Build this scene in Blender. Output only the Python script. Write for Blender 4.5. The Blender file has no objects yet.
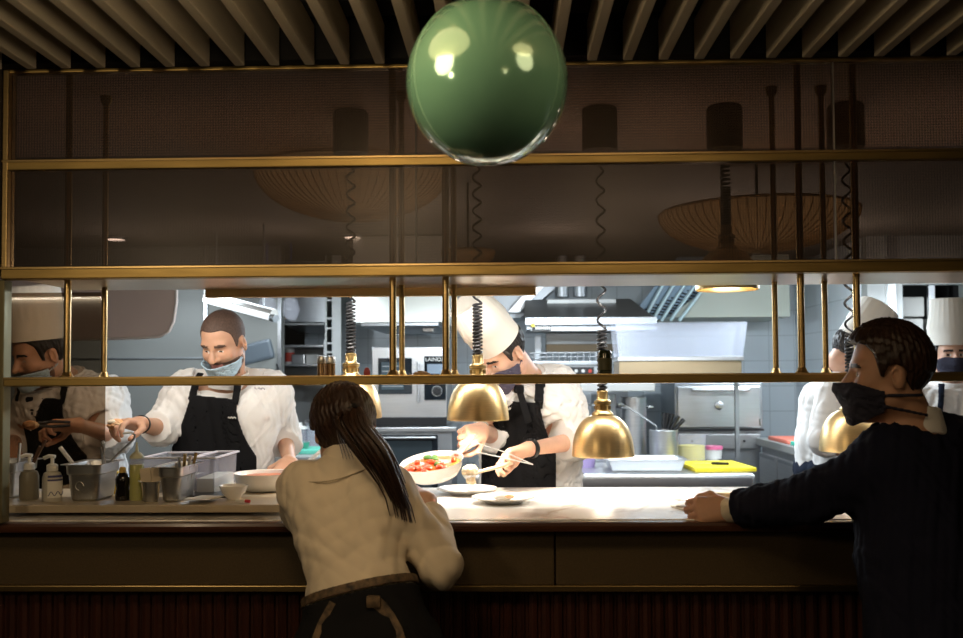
import bpy, bmesh, math, random
import numpy as np
from mathutils import Vector, Matrix, Quaternion
random.seed(7); RNG = np.random.default_rng(7)
SC = bpy.context.scene; COL = SC.collection
V = Vector
# ------------------------------------------------------------------ camera
FPX = 936.0
CAM = V((0, 0, 1.5))
yaw, pit, rol = math.radians(1.5), math.radians(2.0), math.radians(0.34)
_F = V((-math.sin(yaw) * math.cos(pit), math.cos(yaw) * math.cos(pit), math.sin(pit)))
_R = V((math.cos(yaw), math.sin(yaw), 0))
_U = _R.cross(_F)
CR = _R * math.cos(rol) - _U * math.sin(rol)
CU = _U * math.cos(rol) + _R * math.sin(rol)
SHIFT = 23.3
def P(px, py, Y):
    d = _F + CR * ((px - 481.5) / FPX) + CU * ((319 + SHIFT - py) / FPX)
    return CAM + d * (Y / d.y)
def PZ(px, py, z):
    d = _F + CR * ((px - 481.5) / FPX) + CU * ((319 + SHIFT - py) / FPX)
    return CAM + d * ((z - CAM.z) / d.z)
cd = bpy.data.cameras.new('camera'); cam = bpy.data.objects.new('camera', cd); COL.objects.link(cam)
m3 = Matrix((CR, CU, -_F)).transposed()
cam.matrix_world = Matrix.Translation(CAM) @ m3.to_4x4()
cd.sensor_width = 36; cd.lens = FPX / 963 * 36; cd.shift_y = SHIFT / 963
cd.dof.use_dof = True; cd.dof.focus_distance = 2.9; cd.dof.aperture_fstop = 4.0
cd.clip_start = 0.05
SC.camera = cam
# ------------------------------------------------------------------ materials
MATS = {}
def mat(name, col, rough=0.5, metal=0.0, spec=0.5, noise=0.0, nscale=20, bump=0.0, bscale=60, stretch=(1, 1, 1), sss=0.0, emit=None, es=0.0, coat=0.0, sheen=0.0, trans=0.0, ior=1.45, col2=None):
    if name in MATS: return MATS[name]
    m = bpy.data.materials.new(name); m.use_nodes = True
    nt = m.node_tree; b = nt.nodes['Principled BSDF']
    b.inputs['Base Color'].default_value = (*col, 1); b.inputs['Roughness'].default_value = rough
    b.inputs['Metallic'].default_value = metal; b.inputs['Specular IOR Level'].default_value = spec
    b.inputs['Coat Weight'].default_value = coat; b.inputs['Coat Roughness'].default_value = 0.08
    b.inputs['Sheen Weight'].default_value = sheen; b.inputs['IOR'].default_value = ior
    b.inputs['Transmission Weight'].default_value = trans
    if sss:
        b.inputs['Subsurface Weight'].default_value = sss; b.inputs['Subsurface Radius'].default_value = (1, .35, .2); b.inputs['Subsurface Scale'].default_value = 0.008
    if emit:
        b.inputs['Emission Color'].default_value = (*emit, 1); b.inputs['Emission Strength'].default_value = es
    if noise or bump:
        tc = nt.nodes.new('ShaderNodeTexCoord'); mp = nt.nodes.new('ShaderNodeMapping'); mp.inputs['Scale'].default_value = stretch
        nt.links.new(tc.outputs['Object'], mp.inputs['Vector'])
    if noise:
        n = nt.nodes.new('ShaderNodeTexNoise'); n.inputs['Scale'].default_value = nscale; n.inputs['Detail'].default_value = 5
        nt.links.new(mp.outputs[0], n.inputs['Vector'])
        r = nt.nodes.new('ShaderNodeValToRGB')
        c2 = col2 or tuple(min(1, c * (1 + noise)) for c in col); c1 = col if col2 else tuple(c * (1 - noise) for c in col)
        r.color_ramp.elements[0].position = .3; r.color_ramp.elements[1].position = .7
        r.color_ramp.elements[0].color = (*c1, 1); r.color_ramp.elements[1].color = (*c2, 1)
        nt.links.new(n.outputs['Fac'], r.inputs[0]); nt.links.new(r.outputs[0], b.inputs['Base Color'])
    if bump:
        n2 = nt.nodes.new('ShaderNodeTexNoise'); n2.inputs['Scale'].default_value = bscale; n2.inputs['Detail'].default_value = 3
        nt.links.new(mp.outputs[0], n2.inputs['Vector'])
        bp = nt.nodes.new('ShaderNodeBump'); bp.inputs['Strength'].default_value = bump; bp.inputs['Distance'].default_value = 0.003
        nt.links.new(n2.outputs['Fac'], bp.inputs['Height']); nt.links.new(bp.outputs[0], b.inputs['Normal'])
    MATS[name] = m
    return m
BRASS = mat('brushed brass', (.60, .43, .19), .32, 1, noise=.10, nscale=8, stretch=(1, 1, 40), bump=.05, bscale=90)
BRASSD = mat('aged brass rail', (.40, .28, .10), .42, 1, noise=.18, nscale=6, stretch=(1, 8, 8))
BRASSL = mat('spun brass dome', (.88, .66, .33), .36, 1, noise=.06, nscale=30, stretch=(1, 1, 12))
STEEL = mat('brushed steel', (.60, .61, .62), .33, 1, noise=.06, nscale=5, stretch=(1, 1, 30), bump=.04, bscale=60)
STEELD = mat('dull steel', (.42, .44, .46), .42, 1, noise=.08, nscale=3)
STEELW = mat('satin steel panel', (.50, .51, .50), .5, .75, noise=.06, nscale=2)
GREYP = mat('grey panel', (.25, .255, .24), .45, .2, noise=.05, nscale=2)
BLACK = mat('black plastic', (.012, .012, .013), .35)
BLACKG = mat('black glass', (.012, .016, .02), .08, coat=.5)
DARK = mat('dark void', (.006, .006, .006), .8)
WHITE = mat('white enamel', (.80, .79, .76), .22, coat=.3)
WPLAS = mat('white plastic', (.75, .74, .70), .4)
PAPER = mat('white paper', (.78, .75, .68), .8)
CLOTHW = mat('white cotton', (.78, .77, .75), .85, sheen=.2, bump=.12, bscale=500)
CLOTHS = mat('cream shirt cotton', (.74, .64, .49), .8, sheen=.2, bump=.12, bscale=500)
CLOTHK = mat('black apron cotton', (.011, .011, .012), .95, spec=.12, bump=.15, bscale=600)
CLOTHN = mat('navy cotton', (.012, .017, .032), .9, spec=.2, bump=.15, bscale=500)
SUITN = mat('navy suit wool', (.008, .009, .021), .9, spec=.2, bump=.15, bscale=700)
MASKB = mat('pale blue mask paper', (.42, .58, .70), .8, bump=.2, bscale=200, stretch=(1, 1, 4))
MASKN = mat('dark navy mask cloth', (.022, .022, .040), .85, bump=.15, bscale=400)
MASKP = mat('dusky purple mask cloth', (.055, .05, .085), .85, bump=.15, bscale=400)
HAIRB = mat('brown hair', (.030, .014, .008), .42, noise=.4, nscale=60, stretch=(1, 1, .15), bump=.6, bscale=260)
HAIRD = mat('dark hair', (.012, .009, .008), .5, noise=.3, nscale=60, stretch=(1, 1, .2), bump=.6, bscale=260)
HAIRS = mat('cropped brown hair', (.085, .050, .035), .7, noise=.3, nscale=160, bump=.5, bscale=400)
SKIN = mat('skin', (.62, .37, .26), .5, noise=.06, nscale=25, sss=.12, bump=.04, bscale=200)
SKINT = mat('tanned skin', (.55, .31, .20), .5, noise=.06, nscale=25, sss=.12, bump=.04, bscale=200)
BEARD = mat('stubbled skin', (.16, .09, .065), .65, noise=.3, nscale=200)
LIPS = mat('lips', (.45, .18, .15), .45)
EYEW = mat('eye white', (.75, .72, .68), .2)
EYED = mat('dark iris', (.02, .012, .008), .15)
LEATH = mat('black shoe leather', (.01, .01, .01), .35)
GLASSC = mat('clear glass', (1, 1, 1), .03, trans=1.0, ior=1.3)
SAUCE = mat('tomato sauce', (.36, .055, .010), .3, noise=.55, nscale=45, bump=.6, bscale=40, col2=(.54, .14, .02))
HERB = mat('green herb', (.06, .16, .03), .5)
FOODO = mat('seared food', (.70, .26, .06), .5, noise=.4, nscale=60, col2=(.85, .62, .38))
MARBLE = mat('white marble', (.84, .82, .78), .22, noise=.0, coat=.2)
def marble_nodes():
    m = MARBLE; nt = m.node_tree; b = nt.nodes['Principled BSDF']
    tc = nt.nodes.new('ShaderNodeTexCoord'); n = nt.nodes.new('ShaderNodeTexNoise'); n.inputs['Scale'].default_value = 2.2; n.inputs['Detail'].default_value = 9; n.inputs['Distortion'].default_value = 1.8
    r = nt.nodes.new('ShaderNodeValToRGB'); e = r.color_ramp.elements
    e[0].position = .46; e[0].color = (.85, .83, .79, 1); e[1].position = .54; e[1].color = (.85, .83, .79, 1)
    k = e.new(.5); k.color = (.60, .54, .46, 1)
    nt.links.new(tc.outputs['Object'], n.inputs[0]); nt.links.new(n.outputs['Fac'], r.inputs[0]); nt.links.new(r.outputs[0], b.inputs['Base Color'])
marble_nodes()
def clearmat(name, tint, fac, col, rough=.15, tex=None):
    """see-through sheet: part transparent, part glossy or milky plastic"""
    m = bpy.data.materials.new(name); m.use_nodes = True; nt = m.node_tree
    b = nt.nodes['Principled BSDF']; out = nt.nodes['Material Output']
    b.inputs['Base Color'].default_value = (*col, 1); b.inputs['Roughness'].default_value = rough
    t = nt.nodes.new('ShaderNodeBsdfTransparent'); t.inputs[0].default_value = (*tint, 1)
    mx = nt.nodes.new('ShaderNodeMixShader'); mx.inputs[0].default_value = fac
    nt.links.new(t.outputs[0], mx.inputs[1]); nt.links.new(b.outputs[0], mx.inputs[2]); nt.links.new(mx.outputs[0], out.inputs[0])
    if tex:
        tc = nt.nodes.new('ShaderNodeTexCoord'); mp = nt.nodes.new('ShaderNodeMapping'); mp.inputs['Scale'].default_value = (tex, tex, tex)
        mp.inputs['Rotation'].default_value = (0, math.radians(45), 0)
        ch = nt.nodes.new('ShaderNodeTexChecker'); ch.inputs['Scale'].default_value = 1.0
        mr = nt.nodes.new('ShaderNodeMapRange'); mr.inputs['To Min'].default_value = fac - .16; mr.inputs['To Max'].default_value = fac + .16
        nt.links.new(tc.outputs['Object'], mp.inputs[0]); nt.links.new(mp.outputs[0], ch.inputs['Vector']); nt.links.new(ch.outputs['Fac'], mr.inputs[0]); nt.links.new(mr.outputs[0], mx.inputs[0])
    MATS[name] = m
    return m
PANE = clearmat('bronze mesh glass', (.53, .43, .365), .40, (.040, .028, .019), .32, tex=190)
PLASC = clearmat('milky clear plastic', (.95, .95, .97), .15, (.72, .72, .78), .2)
ACRYL = clearmat('clear acrylic', (.93, .95, .98), .17, (.74, .74, .80), .15)
GLASSP = clearmat('clear glass sheet', (.93, .94, .93), .04, (.5, .5, .5), .03)
DIMG = clearmat('dimming side glass', (.56, .49, .41), .06, (.10, .09, .07), .05)  # tint put in to dim the chef behind the pane
OIL = mat('green olive oil', (.46, .46, .05), .25, coat=.4)
PINKP = mat('pale pink panel', (.74, .60, .54), .6)
FASC = mat('bronze fabric fascia', (.085, .058, .026), .6, noise=.15, nscale=200, bump=.25, bscale=300)
WOODT = mat('mahogany edge', (.070, .026, .014), .28, noise=.3, nscale=4, stretch=(1, 12, 12), coat=.3)
WOODR = mat('red brown fluted wood', (.050, .016, .010), .42, noise=.35, nscale=6, stretch=(8, 8, .6))
FIN = mat('ash timber fin', (.50, .44, .33), .6, noise=.12, nscale=5, stretch=(6, .6, 6))
BALL = mat('green lacquered globe', (.15, .33, .22), .13, .25, coat=1.0)
BALLS = mat('pale globe seam', (.22, .42, .28), .3)
WOVEN = mat('woven straw', (.45, .31, .15), .7, noise=.3, nscale=20)
TILE = None
def tilemat():
    m = bpy.data.materials.new('pale wall tiles'); m.use_nodes = True; nt = m.node_tree; b = nt.nodes['Principled BSDF']
    tc = nt.nodes.new('ShaderNodeTexCoord'); mp = nt.nodes.new('ShaderNodeMapping'); mp.inputs['Rotation'].default_value = (math.radians(90), 0, 0)
    br = nt.nodes.new('ShaderNodeTexBrick'); br.offset = 0; br.inputs['Scale'].default_value = 1; br.inputs['Brick Width'].default_value = .2; br.inputs['Row Height'].default_value = .2
    br.inputs['Mortar Size'].default_value = .003; br.inputs['Color1'].default_value = (.60, .66, .70, 1); br.inputs['Color2'].default_value = (.63, .69, .73, 1); br.inputs['Mortar'].default_value = (.42, .47, .50, 1)
    nt.links.new(tc.outputs['Object'], mp.inputs[0]); nt.links.new(mp.outputs[0], br.inputs['Vector']); nt.links.new(br.outputs['Color'], b.inputs['Base Color'])
    b.inputs['Roughness'].default_value = .25
    return m
TILE = tilemat()
# ------------------------------------------------------------------ mesh builder
LOC = {}
class B:
    def __init__(s): s.bm = bmesh.new()
    def _x(s, verts, M):
        if M is not None: bmesh.ops.transform(s.bm, matrix=M, verts=verts)
    def box(s, c, size, rot=None, bev=0.0, seg=2):
        r = bmesh.ops.create_cube(s.bm, size=1.0); vs = r['verts']
        bmesh.ops.scale(s.bm, vec=size, verts=vs)
        if bev:
            es = list({e for v in vs for e in v.link_edges})
            rb = bmesh.ops.bevel(s.bm, geom=es, offset=bev, segments=seg, affect='EDGES', profile=.6)
            vs = list({v for f in rb['faces'] for v in f.verts} | {v for v in vs if v.is_valid})
            if seg: vs = list({v for v in s._grow(vs)})
        M = Matrix.Translation(V(c)) @ (rot.to_4x4() if rot is not None else Matrix.Identity(4))
        s._x(vs, M); return s
    def _grow(s, vs):
        seen = set(vs); st = list(vs)
        while st:
            v = st.pop()
            for e in v.link_edges:
                w = e.other_vert(v)
                if w not in seen: seen.add(w); st.append(w)
        return seen
    def span(s, x0, x1, y0, y1, z0, z1, bev=0.0):
        return s.box(((x0 + x1) / 2, (y0 + y1) / 2, (z0 + z1) / 2), (abs(x1 - x0), abs(y1 - y0), abs(z1 - z0)), None, bev)
    def lathe(s, prof, c=(0, 0, 0), axis=(0, 0, 1), n=32, fn=None):
        q = V((0, 0, 1)).rotation_difference(V(axis).normalized()); c = V(c); rings = []
        for r, z in prof:
            if r < 1e-6: rings.append([s.bm.verts.new(c + q @ V((0, 0, z)))]); continue
            ring = []
            for i in range(n):
                a = 2 * math.pi * i / n; rr = r * (fn(a, z) if fn else 1)
                ring.append(s.bm.verts.new(c + q @ V((rr * math.cos(a), rr * math.sin(a), z))))
            rings.append(ring)
        for A, C in zip(rings, rings[1:]):
            if len(A) == 1 and len(C) == 1: continue
            for i in range(n):
                j = (i + 1) % n
                if len(A) == 1: s.bm.faces.new((A[0], C[j], C[i]))
                elif len(C) == 1: s.bm.faces.new((A[i], A[j], C[0]))
                else: s.bm.faces.new((A[i], A[j], C[j], C[i]))
        return s
    def cyl(s, a, b, r0, r1=None, n=20):
        a = V(a); b = V(b); L = (b - a).length; r1 = r0 if r1 is None else r1
        return s.lathe([(0, 0), (r0, 0), (r1, L), (0, L)], a, b - a, n)
    def tube(s, pts, r, n=8, closed=False, rf=None):
        pts = [V(p) for p in pts]; rings = []; prev = None; N = len(pts)
        for i, p in enumerate(pts):
            t = (pts[(i + 1) % N] - pts[i - 1]) if closed else (pts[min(i + 1, N - 1)] - pts[max(i - 1, 0)])
            t = t.normalized() if t.length > 1e-9 else V((0, 0, 1))
            if prev is None:
                u = t.orthogonal().normalized()
            else:
                u = prev - t * prev.dot(t); u = u.normalized() if u.length > 1e-6 else t.orthogonal().normalized()
            prev = u; w = t.cross(u); rr = r * (rf(i / (N - 1)) if rf else 1)
            rings.append([s.bm.verts.new(p + (u * math.cos(2 * math.pi * k / n) + w * math.sin(2 * math.pi * k / n)) * rr) for k in range(n)])
        for i in range(N if closed else N - 1):
            A, C = rings[i], rings[(i + 1) % N]
            for k in range(n): s.bm.faces.new((A[k], A[(k + 1) % n], C[(k + 1) % n], C[k]))
        if not closed:
            s.bm.faces.new(list(reversed(rings[0]))); s.bm.faces.new(rings[-1])
        return s
    def ball(s, c, r, rot=None, n=16):
        rr = bmesh.ops.create_uvsphere(s.bm, u_segments=n, v_segments=max(6, n // 2), radius=1.0)
        sc = (r, r, r) if not hasattr(r, '__len__') else r
        M = Matrix.Translation(V(c)) @ (rot.to_4x4() if rot is not None else Matrix.Identity(4)) @ Matrix.Diagonal((*sc, 1))
        s._x(rr['verts'], M); return s
    def ext(s, poly, vec):
        """polygon (list of points) extruded along vec"""
        vec = V(vec); a = [s.bm.verts.new(V(p)) for p in poly]; b = [s.bm.verts.new(V(p) + vec) for p in poly]; n = len(a)
        s.bm.faces.new(a); s.bm.faces.new(list(reversed(b)))
        for i in range(n): s.bm.faces.new((a[i], b[i], b[(i + 1) % n], a[(i + 1) % n]))
        return s
    def build(s, name, m, parent=None, smooth=True):
        bmesh.ops.recalc_face_normals(s.bm, faces=s.bm.faces)
        me = bpy.data.meshes.new(name)
        if parent is None:
            xs = [v.co for v in s.bm.verts]
            lo = V((min(v.x for v in xs), min(v.y for v in xs), min(v.z for v in xs))); hi = V((max(v.x for v in xs), max(v.y for v in xs), max(v.z for v in xs)))
            L = V(((lo.x + hi.x) / 2, (lo.y + hi.y) / 2, lo.z))
        else: L = LOC[parent.name]
        bmesh.ops.translate(s.bm, vec=-L, verts=s.bm.verts)
        s.bm.to_mesh(me); s.bm.free()
        return finish(name, me, m, parent, L, smooth)
def finish(name, me, m, parent, L, smooth=True, auto=True):
    for mm in (m if isinstance(m, (list, tuple)) else [m]): me.materials.append(mm)
    o = bpy.data.objects.new(name, me); COL.objects.link(o)
    if smooth:
        me.polygons.foreach_set('use_smooth', [True] * len(me.polygons))
        if auto: me.set_sharp_from_angle(angle=math.radians(38))
    if parent is None: o.location = L
    else: o.parent = parent
    LOC[o.name] = V(L)
    return o
def tag(o, label, cat, group=None):
    o['label'] = label; o['category'] = cat
    if group: o['group'] = group
    return o
def thing(name, loc, label, cat, group=None):
    o = bpy.data.objects.new(name, None); o.empty_display_size = .05; COL.objects.link(o); o.location = V(loc); LOC[o.name] = V(loc)
    return tag(o, label, cat, group)
def struct(o): o['kind'] = 'structure'; return o
def clone(root, loc, label, group=None):
    r = root.copy(); COL.objects.link(r); r.location = V(loc); r['label'] = label
    if group: r['group'] = group
    for ch in list(root.children):
        c = ch.copy(); COL.objects.link(c); c.parent = r
        for g in ch.children:
            d = g.copy(); COL.objects.link(d); d.parent = c
    return r
def text_mesh(name, body, c, right, up, size, m, parent, depth=.001):
    cu = bpy.data.curves.new(name, 'FONT'); cu.body = body; cu.size = size; cu.align_x = 'CENTER'; cu.align_y = 'CENTER'; cu.extrude = depth
    t = bpy.data.objects.new(name + '_tmp', cu); COL.objects.link(t)
    dg = bpy.context.evaluated_depsgraph_get(); me = bpy.data.meshes.new_from_object(t.evaluated_get(dg))
    bpy.data.objects.remove(t)
    r = V(right).normalized(); u = V(up).normalized(); n = r.cross(u)
    M = Matrix((r, u, n)).transposed().to_4x4(); M.translation = V(c) - LOC[parent.name]
    me.transform(M); me.materials.clear()
    return finish(name, me, m, parent, LOC[parent.name], smooth=False)
def key(x): return (x.x, x.y, x.z)
# ------------------------------------------------------------------ distance-field figures
def A(v): return np.array([v[0], v[1], v[2]], dtype=np.float64)
def nrm(v): v = np.asarray(v, float); return v / np.linalg.norm(v)
class Frame:
    """local axes: x = to the left, y = forward, z = up"""
    def __init__(s, o, fwd, up=None):
        s.o = A(o); f = nrm(fwd); u = nrm(up) if up is not None else np.array([0, 0, 1.])
        l = nrm(np.cross(u, f)); u = np.cross(f, l); s.M = np.array([l, f, u])
    def loc(s, p): return (p - s.o) @ s.M.T
    def w(s, q): return s.o + np.asarray(q, float) @ s.M
    def d(s, q): return np.asarray(q, float) @ s.M
class Prim:
    def __init__(s, fn, c, R, k=.02, mode='u'): s.fn, s.c, s.R, s.k, s.mode = fn, A(c), R, k, mode
def rc(a, b, ra, rb=None, k=.02, mode='u'):
    a = A(a); b = A(b); rb = ra if rb is None else rb; ba = b - a; L2 = max(ba @ ba, 1e-12)
    def fn(p):
        q = p - a; t = np.clip(q @ ba / L2, 0, 1)
        return np.linalg.norm(q - t[:, None] * ba, axis=1) - (ra + t * (rb - ra))
    return Prim(fn, (a + b) / 2, math.sqrt(L2) / 2 + max(ra, rb), k, mode)
def el(c, r, F=None, k=.02, mode='u', E=None):
    c = np.asarray(c, float); r = np.asarray(r, float); wc = F.w(c) if F else c
    M = F.M if F else np.eye(3)
    if E is not None: M = E @ M
    def fn(p):
        q = (p - wc) @ M.T; k0 = np.linalg.norm(q / r, axis=1); k1 = np.linalg.norm(q / (r * r), axis=1)
        return k0 * (k0 - 1) / np.maximum(k1, 1e-9)
    return Prim(fn, wc, r.max(), k, mode)
def smin(a, b, k): h = np.clip(.5 + .5 * (b - a) / k, 0, 1); return b + (a - b) * h - k * h * (1 - h)
class Field:
    def __init__(s, prims, post=()): s.pr = list(prims); s.post = list(post)
    def ev(s, p, cull=True):
        if cull: c = p.mean(0); R = np.sqrt(((p - c) ** 2).sum(1).max())
        d = None; far = 9.0
        for q in s.pr:
            if q.mode == 'u':
                if cull:
                    g = np.linalg.norm(q.c - c) - q.R - R
                    if g > .05: far = min(far, g); continue
                e = q.fn(p); d = e if d is None else smin(d, e, q.k)
        if d is None: d = np.full(len(p), far)
        for q in s.pr:
            if q.mode == 's':
                if cull and np.linalg.norm(q.c - c) - q.R - R > .05: continue
                d = -smin(-d, q.fn(p), q.k)
        for f in s.post: d = f(p, d)
        return d
    def bounds(s, m=.03):
        lo = np.min([q.c - q.R for q in s.pr if q.mode == 'u'], 0) - m; hi = np.max([q.c + q.R for q in s.pr if q.mode == 'u'], 0) + m
        return lo, hi
def nets(f, h, lo=None, hi=None):
    if lo is None: lo, hi = f.bounds()
    Bk = 10; nb = np.ceil((np.asarray(hi) - lo) / (h * Bk)).astype(int); n = nb * Bk
    D = np.ones(n, np.float32)
    g = np.stack(np.meshgrid(*[np.arange(k) for k in nb], indexing='ij'), -1).reshape(-1, 3)
    cen = lo + (g * Bk + (Bk - 1) / 2) * h
    dc = f.ev(cen, cull=False); diag = h * Bk * .87
    loc = np.stack(np.meshgrid(*[np.arange(Bk)] * 3, indexing='ij'), -1).reshape(-1, 3)
    for (i, j, k), d in zip(g * Bk, dc):
        if abs(d) > diag * 1.35 + .012: D[i:i + Bk, j:j + Bk, k:k + Bk] = 1 if d > 0 else -1
        else: D[i:i + Bk, j:j + Bk, k:k + Bk] = f.ev(lo + (loc + (i, j, k)) * h).reshape(Bk, Bk, Bk)
    D[0] = D[-1] = 1; D[:, 0] = D[:, -1] = 1; D[:, :, 0] = D[:, :, -1] = 1
    S = D < 0; cnt = np.zeros(n - 1, np.uint8)
    for a in (0, 1):
        for b in (0, 1):
            for c in (0, 1): cnt += S[a:n[0] - 1 + a, b:n[1] - 1 + b, c:n[2] - 1 + c]
    cells = np.argwhere((cnt > 0) & (cnt < 8)); M = len(cells)
    if M == 0: return np.zeros((0, 3)), np.zeros((0, 4), int)
    dims = n - 1; flat = (cells[:, 0] * dims[1] + cells[:, 1]) * dims[2] + cells[:, 2]
    acc = np.zeros((M, 3)); num = np.zeros(M)
    cor = [(a, b, c) for a in (0, 1) for b in (0, 1) for c in (0, 1)]
    val = {c: D[cells[:, 0] + c[0], cells[:, 1] + c[1], cells[:, 2] + c[2]].astype(np.float64) for c in cor}
    for c in cor:
        for ax in range(3):
            if c[ax]: continue
            e = list(c); e[ax] = 1; e = tuple(e); a, b = val[c], val[e]; x = (a < 0) != (b < 0)
            t = np.where(x, a / np.where(x, a - b, 1), 0)
            pos = np.tile(np.array(c, float), (M, 1)); pos[:, ax] += t
            acc += pos * x[:, None]; num += x
    verts = lo + (cells + acc / num[:, None]) * h
    def cid(ix): return np.searchsorted(flat, (ix[:, 0] * dims[1] + ix[:, 1]) * dims[2] + ix[:, 2])
    quads = []
    for ax in range(3):
        sl0 = [slice(None)] * 3; sl1 = [slice(None)] * 3; sl0[ax] = slice(0, -1); sl1[ax] = slice(1, None)
        a = S[tuple(sl0)]; b = S[tuple(sl1)]; x = np.argwhere(a != b)
        u, v = [(1, 2), (2, 0), (0, 1)][ax]
        x = x[(x[:, u] > 0) & (x[:, v] > 0) & (x[:, u] < dims[u]) & (x[:, v] < dims[v])]
        ins = a[x[:, 0], x[:, 1], x[:, 2]]
        q = []
        for du, dv in ((1, 1), (0, 1), (0, 0), (1, 0)):
            y = x.copy(); y[:, u] -= du; y[:, v] -= dv; q.append(cid(y))
        q = np.stack(q, 1); q[~ins] = q[~ins][:, ::-1]; quads.append(q)
    return verts, np.concatenate(quads)
def sdf_obj(name, f, h, m, parent, mfun=None, lo=None, hi=None, big=True):
    v, q = nets(f, h, lo, hi)
    if not len(v): print('EMPTY', name); return None
    if big and len(v) > 50:       # keep the pieces that matter, drop specks
        lab = np.arange(len(v))
        while True:
            mn = lab[q].min(1); new = lab.copy()
            for i in range(4): np.minimum.at(new, q[:, i], mn)
            new = new[new]
            if (new == lab).all(): break
            lab = new
        ids, cn = np.unique(lab, return_counts=True)
        keepv = np.isin(lab, ids[cn > max(40, .03 * len(v))]); kq = keepv[q[:, 0]]; q = q[kq]
        mp = np.cumsum(keepv) - 1; v = v[keepv]; q = mp[q]
    me = bpy.data.meshes.new(name); L = A(LOC[parent.name]); w = (v - L).astype(np.float32)
    me.vertices.add(len(v)); me.vertices.foreach_set('co', w.ravel())
    me.loops.add(len(q) * 4); me.loops.foreach_set('vertex_index', q.ravel().astype(np.int32))
    me.polygons.add(len(q)); me.polygons.foreach_set('loop_start', np.arange(0, len(q) * 4, 4, dtype=np.int32)); me.polygons.foreach_set('loop_total', np.full(len(q), 4, np.int32))
    me.update(calc_edges=True); me.validate()
    if mfun is not None: me.polygons.foreach_set('material_index', mfun(v[q].mean(1)).astype(np.int32))
    return finish(name, me, m, parent, LOC[parent.name], True, auto=False)
def folds(amp, sc, seed, stretch=(1, 1, 1)):
    r = np.random.default_rng(seed); K = r.normal(size=(5, 3)) * sc * np.array(stretch); W = r.normal(size=(5, 3)) * sc * .45; ph = r.uniform(0, 6.28, 5)
    def fn(p, d):
        s = 0
        for k, w, a in zip(K, W, ph):
            z = np.sin(p @ k + 1.8 * np.sin(p @ w + a) + a); s = s + .55 * z + .75 * (1 - 2 * np.abs(z)) ** 1
        return d + amp * s / 3
    return fn
def cut(pt, n, R):
    pt = A(pt); n = nrm(n)
    def fn(p, d): q = p - pt; return np.maximum(d, -np.maximum(-(q @ n), np.linalg.norm(q, axis=1) - R))
    return fn
def head_prims(F, s=1.0, ears=True, eyes=True, k=1.0, jaw=1.0):
    S = lambda *a: np.array(a) * s
    L = [el(S(0, -.008, .034), S(.076, .096, .088), F), el(S(0, .022, -.040), S(.060, .068, .080), F, k=.03),
         rc(F.w(S(0, .06, -.098)), F.w(S(0, .066, -.104)), .021 * s, None, .03), rc(F.w(S(.046, .01, -.068)), F.w(S(.02, .058, -.100)), .018 * s, .015 * s, .03),
         rc(F.w(S(-.046, .01, -.068)), F.w(S(-.02, .058, -.100)), .018 * s, .015 * s, .03),
         el(S(0, .075, .023), S(.052, .016, .012), F, k=.018), el(S(.038, .062, -.026), S(.022, .022, .02), F, k=.025), el(S(-.038, .062, -.026), S(.022, .022, .02), F, k=.025),
         rc(F.w(S(0, .086, .012)), F.w(S(0, .112, -.030)), .008 * s, .0125 * s, .012), el(S(.0125, .095, -.034), S(.009, .011, .008), F, k=.008), el(S(-.0125, .095, -.034), S(.009, .011, .008), F, k=.008),
         el(S(0, .085, -.061), S(.023, .010, .0055), F, k=.006), el(S(0, .083, -.071), S(.020, .010, .007), F, k=.006)]
    if ears:
        for g in (1, -1):
            c, sn = math.cos(.35 * g), math.sin(.35 * g); E = np.array([[c, -sn, 0], [sn, c, 0], [0, 0, 1]])
            L += [el(S(.078 * g, -.012, -.012), S(.009, .019, .032), F, k=.008, E=E), el(S(.084 * g, -.006, -.010), S(.006, .010, .018), F, k=.004, mode='s', E=E)]
    if eyes:
        for g in (1, -1): L += [el(S(.031 * g, .098, .000), S(.019, .018, .010), F, k=.010, mode='s')]
    return L
def eyeballs(F, s): return [Prim(rc(F.w(np.array([.031 * g, .0755, -.001]) * s), F.w(np.array([.031 * g, .0756, -.001]) * s), .0128 * s).fn, F.w(np.array([.031 * g, .0755, -.001]) * s), .0128 * s, .002) for g in (1, -1)]
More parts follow.
